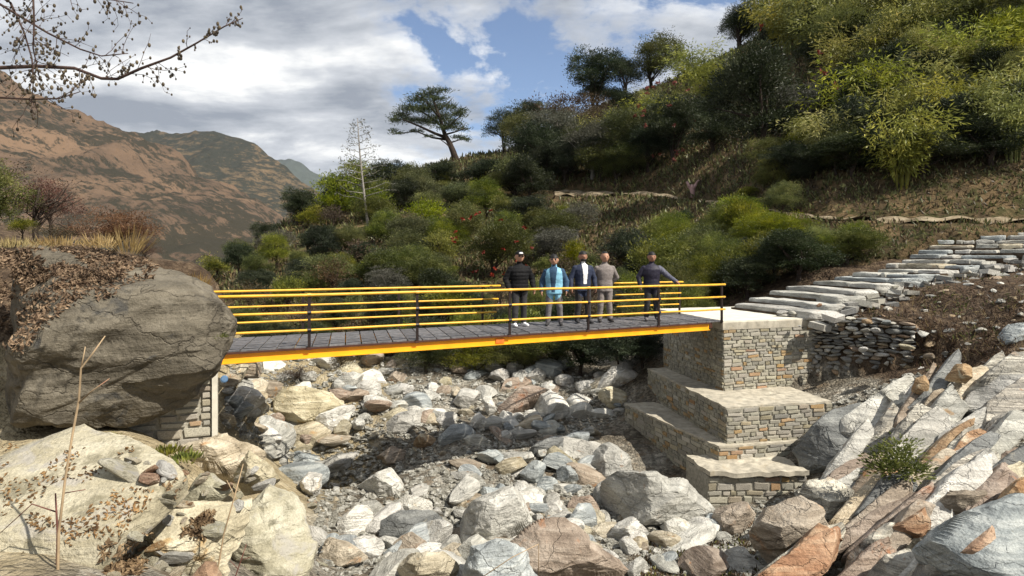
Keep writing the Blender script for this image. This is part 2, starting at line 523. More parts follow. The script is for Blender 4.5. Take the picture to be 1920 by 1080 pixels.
def ground_z(xy):
    xy = np.atleast_2d(xy)
    out = np.zeros(len(xy))
    for s in range(0, len(xy), 8000):
        q = xy[s:s + 8000]
        d = np.sqrt(((q[:, None] - CP[None, :, :2]) ** 2).sum(-1) + 0.6)
        out[s:s + 8000] = d @ _rw[:len(CP)] + _rw[len(CP)] + q @ _rw[len(CP) + 1:]
    p3 = np.c_[xy, np.zeros(len(xy))]
    # the pocket in front of the pier and below the dry stone wall
    x_, y_ = xy[:, 0], xy[:, 1]
    pocket = (y_ < 16.75 + .33 * (x_ - 5.4)) & (y_ < 18.0 - .717 * (x_ - 8.0)) & (x_ > 5.0) & (x_ < 10.8) & (y_ > 14.2)
    out = np.where(pocket, np.minimum(out, -2.05 + .36 * np.maximum(0, x_ - 7.6)), out)
    cap_ = np.full(len(xy), 1e9)
    for i_, (l_, r_, y__, d_) in enumerate(steps):
        a_ = W(r_, y__, d_)
        e_ = d_ + (3.6 if i_ < 6 else 2.4)
        b_ = Vector(((l_ - CX) / F * e_, e_, a_.z))
        ab = np.array([b_.x - a_.x, b_.y - a_.y])
        t_ = np.clip(((xy - np.array([a_.x, a_.y])) @ ab) / (ab @ ab), -.12, 1.05)
        near = np.hypot(x_ - (a_.x + t_ * ab[0]), y_ - (a_.y + t_ * ab[1])) < .75
        cap_ = np.where(near, np.minimum(cap_, a_.z - .22), cap_)
    out = np.minimum(out, cap_)
    return out + 0.10 * fbm(p3 * 0.9, 3) + 0.035 * fbm(p3 * 4.0, 3)


gxs = np.arange(-18, 24.01, 0.2)
gys = np.arange(0.4, 30.01, 0.2)
GX, GY = np.meshgrid(gxs, gys)
gv = np.c_[GX.ravel(), GY.ravel()]
gz = ground_z(gv)
gverts = np.c_[gv, gz]
nx, ny = len(gxs), len(gys)
ii = np.arange((ny - 1) * (nx - 1))
r0, c0 = ii // (nx - 1), ii % (nx - 1)
gf = np.c_[r0 * nx + c0, r0 * nx + c0 + 1, (r0 + 1) * nx + c0 + 1, (r0 + 1) * nx + c0]


def ground_mat():
    m, t = new_mat('river gravel and bank earth')
    co = t.n('ShaderNodeTexCoord').outputs['Object']
    sp = t.n('ShaderNodeSeparateXYZ', Vector=co)
    vor = t.n('ShaderNodeTexVoronoi', Vector=co, Scale=13.0)
    vor2 = t.n('ShaderNodeTexVoronoi', Vector=co, Scale=34.0)
    n = t.noise(co, 0.8, 8.0, 0.62)
    gr = t.ramp(n, [(0.33, (.085, .070, .050)), (0.5, (.19, .17, .135)), (0.66, (.36, .34, .29))])
    st = t.ramp(t.n('ShaderNodeSeparateColor', Color=vor.outputs['Color']).outputs[0], [(0.1, .45), (.6, .95), (.95, 1.55)])
    gr = t.mix(.8, gr, t.mix(1.0, gr, st, 'MULTIPLY'))
    gr = t.mix(t.ramp(t.noise(co, 3.0, 5.0, .6), [(.55, 0.0), (.64, .6)]), gr, (.17, .125, .08))
    er = t.ramp(t.noise(co, 3.5, 8.0, 0.66), [(0.3, (.028, .019, .013)), (0.5, (.075, .052, .034)), (0.68, (.17, .125, .08))])
    # the upper right bank and the top of the left bank are soil
    bank = t.math('ADD', t.math('ADD', sp.outputs[2], t.math('MULTIPLY', t.math('MAXIMUM', t.math('SUBTRACT', sp.outputs[0], 7.5), 0.0), .6)), t.math('MULTIPLY', t.noise(co, .7, 5.0, .6), 1.4))
    c = t.mix(t.ramp(bank, [(0.0, 0.0), (0.5, 1.0)]), gr, er)
    tan = t.ramp(t.noise(co, 2.0, 8.0, .66), [(.3, (.16, .13, .08)), (.5, (.32, .265, .165)), (.7, (.46, .40, .28))])
    lf = t.math('MULTIPLY', t.math('ADD', sp.outputs[0], 3.4), -1.2, True)
    c = t.mix(t.math('MULTIPLY', lf, t.ramp(bank, [(0.75, 1.0), (1.1, 0.0)])), c, tan)
    h = t.math('ADD', t.math('MULTIPLY', vor.outputs['Distance'], -1.0), t.math('ADD', t.math('MULTIPLY', vor2.outputs['Distance'], -.5), t.noise(co, 6.0, 8.0, .65)))
    finish(t, c, .95, h, .9, .06, .15)
    return m


M['ground'] = ground_mat()
ground = link('riverbed_ground', mesh_np('riverbed_ground', gverts, gf, True), m=M['ground'])
tag(ground, 'stony river bed and earthen banks under the footbridge', 'ground', kind='structure')

# ------------------------------------------------------------------ hillside: a sheet lofted through ridge, path and foot lines
hpx = [300, 420, 560, 700, 860, 960, 1100, 1250, 1400, 1560, 1750, 1950, 2200, 2500]
rows = [
    [(700, 25.8)] * 7 + [(690, 24.6), (650, 24.2), (580, 24.2), (520, 24.6), (510, 24.6), (500, 23.6), (500, 21.6)],
    # foot of the slope (py, depth)
    [(655, 26), (655, 26), (655, 25), (655, 25), (652, 25), (650, 25), (648, 25), (640, 25), (585, 24.5), (505, 24.5), (440, 25), (428, 25), (425, 24), (425, 22)],
    [(590, 31), (585, 31), (572, 31), (565, 31), (560, 31), (560, 31), (555, 31), (535, 30), (500, 28), (440, 27.5), (418, 26), (418, 25.6), (415, 24.6), (415, 22.6)],
    [(560, 36), (535, 36), (490, 40), (440, 46), (418, 52), (398, 55), (384, 53), (378, 47), (400, 34), (411, 28), (414, 26.4), (414, 26), (412, 25), (412, 23)],
    # outer and inner edge of the path
    [(558, 38), (530, 37), (480, 42), (425, 49), (400, 56), (370, 60), (363, 56), (371, 48.5), (395, 35), (408.5, 28.8), (412.5, 26.8), (413, 26.4), (410, 25.4), (410, 23.2)],
    [(555, 39), (526, 38), (474, 44), (415, 51), (385, 58), (352, 63), (358, 59), (368, 50.5), (393, 36.5), (406.5, 29.8), (411, 28), (411, 27.6), (408, 26.8), (408, 24)],
    # top of the cut bank
    [(552, 40), (520, 39), (458, 46), (395, 54), (350, 62), (318, 67), (325, 62), (325, 54), (335, 40), (338, 33), (325, 31), (300, 30), (290, 29), (280, 26)],
    [(550, 42), (512, 42), (435, 50), (370, 60), (322, 70), (300, 74), (268, 72), (240, 66), (215, 56), (190, 46), (160, 41), (120, 38), (90, 36), (50, 32)],
    [(548, 44), (505, 44), (410, 54), (350, 66), (302, 79), (290, 82), (222, 84), (175, 80), (110, 74), (30, 66), (-40, 58), (-110, 53), (-180, 50), (-260, 44)],
    # crest
    [(546, 46), (500, 46), (400, 56), (345, 69), (296, 82), (284, 86), (208, 90), (155, 88), (85, 86), (-25, 82), (-140, 76), (-230, 72), (-330, 70), (-420, 60)],
    # behind the crest
    [(560, 60), (540, 62), (470, 80), (420, 95), (380, 110), (350, 115), (290, 120), (240, 118), (180, 115), (60, 110), (-60, 105), (-160, 100), (-260, 95), (-350, 85)],
]


def loft(cols_px, rows_, nu, nv, noise_amp, noise_scale, octv=4, fix_ends=True, seed=0.0):
    cols_px = np.array(cols_px, float)
    U = np.linspace(cols_px[0], cols_px[-1], nu)
    ctrlp = []
    for r in rows_:
        py = np.interp(U, cols_px, [a[0] for a in r])
        d = np.interp(U, cols_px, [a[1] for a in r])
        k = np.ones(9) / 9
        py = np.convolve(np.pad(py, 4, 'edge'), k, 'valid')
        d = np.convolve(np.pad(d, 4, 'edge'), k, 'valid')
        ctrlp.append(np.c_[(U - CX) / F * d, d, EYE - (py - HOR) / F * d])
    ctrlp = np.array(ctrlp)
    out = []
    tt = np.linspace(0, len(rows_) - 1, nv)
    for t in tt:
        i = min(int(t), len(rows_) - 2)
        f = t - i
        a, b = ctrlp[i], ctrlp[i + 1]
        out.append(a * (1 - f) + b * f)
    out = np.array(out)
    v = out.reshape(-1, 3)
    n = fbm(v * noise_scale + seed, octv)
    v = v + np.c_[np.zeros(len(v)), np.zeros(len(v)), n * noise_amp]
    ii = np.arange((nv - 1) * (nu - 1))
    r_, c_ = ii // (nu - 1), ii % (nu - 1)
    f = np.c_[r_ * nu + c_, r_ * nu + c_ + 1, (r_ + 1) * nu + c_ + 1, (r_ + 1) * nu + c_]
    return v, f


hv, hf = loft(hpx, rows, 240, 150, 0.35, 0.35)


def hill_mat():
    m, t = new_mat('hillside earth and dry grass')
    co = t.n('ShaderNodeTexCoord').outputs['Object']
    n = t.noise(co, .5, 9.0, .66)
    c = t.ramp(n, [(.3, (.028, .024, .014)), (.45, (.075, .055, .032)), (.58, (.16, .112, .06)), (.7, (.30, .225, .12))])
    g = t.noise(co, 1.3, 7.0, .65)
    c = t.mix(t.ramp(g, [(.5, 0.0), (.6, .8)]), c, (.045, .05, .018))
    finish(t, c, .96, t.math('ADD', n, t.noise(co, 4.0, 8.0, .7)), .9, .25, .1)
    return m


M['hill'] = hill_mat()
hill = link('hillside', mesh_np('hillside', hv, hf, True), m=M['hill'])
tag(hill, 'steep wooded hillside with a cut earth bank', 'hillside', kind='structure')

# the footpath lies on the hillside's cut: a sheet a little above it
pp = [(2500, 410, 23.1, 23.9), (2200, 411, 25.0, 26.4), (1950, 413, 26.0, 27.4), (1750, 413, 26.4, 27.8), (1560, 410, 28.3, 29.6), (1400, 396, 34.6, 36.2), (1250, 370, 48.2, 50.2), (1100, 362, 55.5, 58.5), (1040, 362, 57.5, 60)]
hb = BVHTree.FromPolygons([tuple(a) for a in hv], [tuple(a) for a in hf])


def drop(x, y, tree, zt=200.0):
    h = tree.ray_cast(Vector((x, y, zt)), Vector((0, 0, -1)))
    return h[0]


mb = []
us = np.linspace(0, len(pp) - 1, 160)
for u in us:
    i = min(int(u), len(pp) - 2)
    f = u - i
    q = [pp[i][k] * (1 - f) + pp[i + 1][k] * f for k in range(4)]
    for k in range(6):
        d = q[2] + (q[3] - q[2]) * k / 5
        x = (q[0] - CX) / F * d
        h = drop(x, d, hb)
        z = (h.z if h else W(q[0], q[1], d).z) + 0.09 + .14 * math.sin(u * 9.7) * math.sin(u * 3.1 + k)
        mb.append((x, d, z))
pf = [(a * 6 + k, a * 6 + k + 1, (a + 1) * 6 + k + 1, (a + 1) * 6 + k) for a in range(159) for k in range(5)]


def path_mat():
    m, t = new_mat('dusty footpath')
    co = t.n('ShaderNodeTexCoord').outputs['Object']
    c = t.ramp(t.noise(co, 2.2, 8.0, .65), [(.3, (.09, .07, .045)), (.5, (.20, .16, .105)), (.7, (.34, .29, .21))])
    finish(t, c, .96, t.noise(co, 8.0, 6.0, .7), .7, .06, .1)
    return m


M['path'] = path_mat()
tag(link('footpath', py_mesh('footpath', mb, pf, True), m=M['path']), 'dusty footpath cut across the wooded hillside', 'path', kind='structure')

# ------------------------------------------------------------------ mountains and valley


def mountain_mat(name, grass, grass2, scrub, amt, sc_=1.0, lowz=90.0):
    m, t = new_mat(name)
    co = t.n('ShaderNodeTexCoord').outputs['Object']
    st = t.n('ShaderNodeMapping', Vector=co, Rotation=(0, 0.0, 0.55), Scale=(.010 * sc_, .0028 * sc_, .004 * sc_)).outputs[0]
    n = t.noise(st, 1.0, 9.0, .62, .3)
    n2 = t.noise(t.n('ShaderNodeMapping', Vector=co, Scale=(.0035 * sc_,) * 3).outputs[0], 1.0, 10.0, .68, .5)
    n3 = t.noise(t.n('ShaderNodeMapping', Vector=co, Scale=(.045 * sc_,) * 3).outputs[0], 1.0, 5.0, .75)
    c = t.ramp(n, [(.34, grass2), (.5, tuple((a + b) / 2 for a, b in zip(grass, grass2))), (.64, grass)])
    s = t.math('ADD', t.math('MULTIPLY', n2, .48), t.math('MULTIPLY', n3, .56))
    zz = t.n('ShaderNodeSeparateXYZ', Vector=co).outputs[2]
    s = t.math('ADD', s, t.math('MULTIPLY', t.math('SUBTRACT', 1.0, t.math('DIVIDE', zz, lowz), True), .055))
    c = t.mix(t.ramp(s, [(amt, 0.0), (amt + .05, 0.92)]), c, scrub)
    finish(t, c, .97, t.math('ADD', t.math('MULTIPLY', n3, .6), n), .8, 14.0 / sc_, .05)
    return m


M['mt1'] = mountain_mat('dry grass mountain', (.165, .110, .072), (.058, .044, .034), (.031, .030, .022), .505)  # dark scrub colour is vegetation and also stands in for cloud shadow
M['mt2'] = mountain_mat('scrub mountain', (.15, .105, .062), (.07, .057, .038), (.026, .030, .024), .46, .7)
M['mt3'] = mountain_mat('far forest ridge', (.06, .075, .06), (.05, .06, .05), (.045, .055, .045), .5, .3)


def mountain(name, cols, rws, mkey, amp, scl, label, nu=260, nv=160, seed=0.0):
    v, f = loft(cols, rws, nu, nv, 0.0, 1.0)
    rid = 1 - 2 * np.abs(fbm(v * scl * np.array([1.0, .35, .8]) + seed, 5, .52))
    edge = np.minimum(np.linspace(0, 1, nv), 1)[:, None].repeat(nu, 1).ravel()
    v[:, 2] += (rid - .5) * amp * (0.35 + 0.65 * edge)
    o = link(name, mesh_np(name, v, f, True), m=M[mkey])
    return tag(o, label, 'mountain', kind='structure')


c1 = [-900, -400, -150, 0, 60, 130, 200, 240, 300, 400, 470, 540, 580, 640]
mountain('mountain', c1, [
    [(640, 260), (620, 280), (610, 300), (600, 320), (600, 320), (600, 330), (600, 340), (600, 340), (600, 350), (595, 360), (590, 370), (585, 380), (580, 380), (580, 380)],
    [(420, 520), (440, 540), (450, 560), (455, 580), (460, 590), (465, 600), (470, 600), (475, 610), (480, 620), (490, 640), (500, 650), (505, 660), (510, 660), (515, 660)],
    [(180, 900), (250, 900), (300, 900), (330, 900), (340, 910), (355, 920), (370, 930), (380, 930), (395, 940), (425, 950), (445, 950), (465, 950), (480, 950), (495, 950)],
    [(-400, 1500), (-90, 1500), (50, 1500), (140, 1500), (176, 1490), (214, 1480), (238, 1470), (252, 1460), (283, 1430), (345, 1380), (388, 1330), (428, 1280), (455, 1250), (480, 1200)],
    [(-300, 2000), (0, 2000), (150, 2000), (240, 2000), (270, 1990), (300, 1980), (320, 1970), (330, 1960), (360, 1930), (420, 1880), (450, 1830), (480, 1780), (500, 1700), (510, 1600)],
], 'mt1', 60.0, .0075, 'tan grassy mountainside sloping down across the far left')
c2 = [100, 180, 255, 300, 400, 470, 520, 560, 590, 615, 660]
mountain('mountain_far', c2, [
    [(560, 1700)] * 11,
    [(400, 2100), (400, 2100), (405, 2100), (410, 2100), (420, 2100), (430, 2100), (440, 2100), (450, 2100), (455, 2100), (460, 2100), (470, 2100)],
    [(290, 3000), (275, 3000), (253, 3000), (252, 3000), (254, 3000), (273, 2950), (306, 2850), (336, 2750), (352, 2700), (380, 2600), (440, 2500)],
    [(350, 4000), (340, 4000), (330, 4000), (330, 4000), (330, 4000), (340, 4000), (360, 4000), (380, 3900), (400, 3800), (420, 3700), (460, 3500)],
], 'mt2', 60.0, .003, 'rounded dark scrubby mountain behind the tan slope', seed=5.0)
c3 = [380, 450, 505, 540, 580, 630, 660, 720, 800]
mountain('mountain_blue', c3, [
    [(560, 5500)] * 9,
    [(420, 7000)] * 9,
    [(330, 9000), (312, 9000), (301, 9000), (298, 9000), (314, 9000), (342, 9000), (358, 9000), (395, 9000), (430, 9000)],
    [(400, 11000)] * 9,
], 'mt3', 120.0, .0012, 'distant blue ridge seen between the mountain and the wooded spur', seed=9.0)
vf = [(-9000, 200, -160), (9000, 200, -160), (9000, 14000, -160), (-9000, 14000, -160)]
M['valley'] = plain_mat('valley scrub', (.10, .09, .05), .97, .3, .02, .1)
tag(link('valley_ground', py_mesh('valley_ground', vf, [(0, 1, 2, 3)]), m=M['valley']), 'valley floor between the mountains and the spur', 'ground', kind='structure')

# ------------------------------------------------------------------ rocks
gbvh = BVHTree.FromPolygons([tuple(a) for a in gverts], [tuple(a) for a in gf])
CAMP = Vector((0, 0, EYE))


def on_ground(px, py, tree=None):
    d = (W(px, py, 1.0) - CAMP).normalized()
    h = (tree or gbvh).ray_cast(CAMP, d)
    return h[0]


def outline_rock(name, label, pts, mkey, thick=None, d=None, tilt=None, seed=0, e=0.42, ncut=22, amp=0.022, sub=4, cat='rock', group=None, ridge=0.012, strata=0.016, dipv=(-.55, .2, .8), smooth=False):
    """rock whose widest section follows an outline; d = depth of its foot (else where its foot meets the ground), tilt = how far the top leans back per metre of height"""
    rng = np.random.RandomState(seed + 100)
    pts = np.array(pts, float)
    bot = pts[pts[:, 1].argmax()]
    top = pts[pts[:, 1].argmin()]
    if d is None:
        g = on_ground(pts[:, 0].mean(), bot[1])
        d = g.y if g is not None else 12.0
    hpx_ = bot[1] - top[1]
    wm = (pts[:, 0].max() - pts[:, 0].min()) / F * d
    hm = hpx_ / F * d
    if tilt is None:
        tilt = 0.55
    if thick is None:
        thick = 0.42 * min(wm, 1.6 * hm)
    # outline on a plane leaning back: solve the depth for each point
    P = []
    for x, y in pts:
        # point on the ray with depth = d + tilt * (z - zbot)
        k = -(y - HOR) / F
        zb = EYE - (bot[1] - HOR) / F * d
        dd = (d + tilt * (EYE - zb)) / (1 - tilt * k)
        P.append(W(x, y, dd))
    P = np.array([tuple(p) for p in P])
    c = P.mean(0)
    e1 = np.array([1.0, 0, 0])
    e2 = np.array([0, tilt, 1.0]); e2 /= np.linalg.norm(e2)
    nn = np.cross(e1, e2)              # towards the camera and up
    q = np.c_[(P - c) @ e1, (P - c) @ e2]
    # r(theta) of the outline
    dirs, fac = ICO[sub]
    th = np.arctan2(dirs[:, 1], dirs[:, 0])
    rr = np.zeros(len(dirs))
    ct, st = np.cos(th), np.sin(th)
    for i in range(len(q)):
        a, b = q[i], q[(i + 1) % len(q)]
        ex, ey = b - a
        den = ct * ey - st * ex
        with np.errstate(divide='ignore', invalid='ignore'):
            t_ = (a[0] * ey - a[1] * ex) / den
            s_ = (a[0] * st - a[1] * ct) / den
        ok = (np.abs(den) > 1e-9) & (t_ > 0) & (s_ >= -1e-6) & (s_ <= 1 + 1e-6)
        rr = np.where(ok & (t_ > rr), t_, rr)
    rr = np.where(rr == 0, np.median(rr[rr > 0]), rr)
    cp = np.sqrt(dirs[:, 0] ** 2 + dirs[:, 1] ** 2)
    sp_ = dirs[:, 2]
    inpl = cp ** e
    thk = np.sign(sp_) * np.abs(sp_) ** e
    L = np.c_[rr * inpl * ct, rr * inpl * st, thick * thk]
    # planar breaks on the body
    for _ in range(ncut):
        n = rng.normal(size=3) * np.array([1, 1, 1.0])
        n[2] = abs(n[2]) * 1.0 + 0.35
        n /= np.linalg.norm(n)
        dt = L @ n
        h = dt.max() * rng.uniform(0.55, 0.9)
        over = dt > h
        L[over] -= np.outer((dt[over] - h) * 0.92, n)
    size = max(wm, hm)
    w3 = L @ np.array([e1, e2, nn])
    nrm = w3 / np.maximum(np.linalg.norm(w3, axis=1, keepdims=True), 1e-6)
    n1 = fbm(w3 * (2.2 / max(size, .3)) + seed * 3.1, 4, .55)
    rg = 1 - 2 * np.abs(fbm(w3 * (3.0 / max(size, .3)) * np.array([.6, .8, 2.2]) + seed, 4, .55))
    w3 = w3 + nrm * ((n1 * amp + (rg - .5) * ridge) * size)[:, None] + nrm * (fbm(w3 * 7 + seed, 4, .6) * 0.016 * min(size, 1.5))[:, None]
    # ledges: layers of the rock weathered back by different amounts
    dv = np.array(dipv) / np.linalg.norm(dipv)
    for fq, am in ((5.5, 1.0), (13.0, .5)):
        lay = (w3 @ dv) * fq / max(size, .5) + .5 * fbm(w3 * 1.1 / max(size, .5) + seed, 2) + seed * .37
        i0 = np.floor(lay)
        fr = lay - i0
        hs = lambda k: np.sin(k * 12.9898 + seed) * 43758.5453 % 1.0
        sm = np.clip((fr - .8) / .2, 0, 1)
        off_ = hs(i0) * (1 - sm) + hs(i0 + 1) * sm - .5
        w3 = w3 + nrm * (off_ * strata * am * 2 * size)[:, None]
    o = link(name, mesh_np(name, w3, fac, smooth), m=M[mkey], loc=tuple(c))
    tag(o, label, cat, group, 'thing')
    return o


def inside(x, y, poly):
    r = False
    for a in range(len(poly)):
        (x1, y1), (x2, y2) = poly[a], poly[a - 1]
        if (y1 > y) != (y2 > y) and x < (x2 - x1) * (y - y1) / (y2 - y1) + x1:
            r = not r
    return r


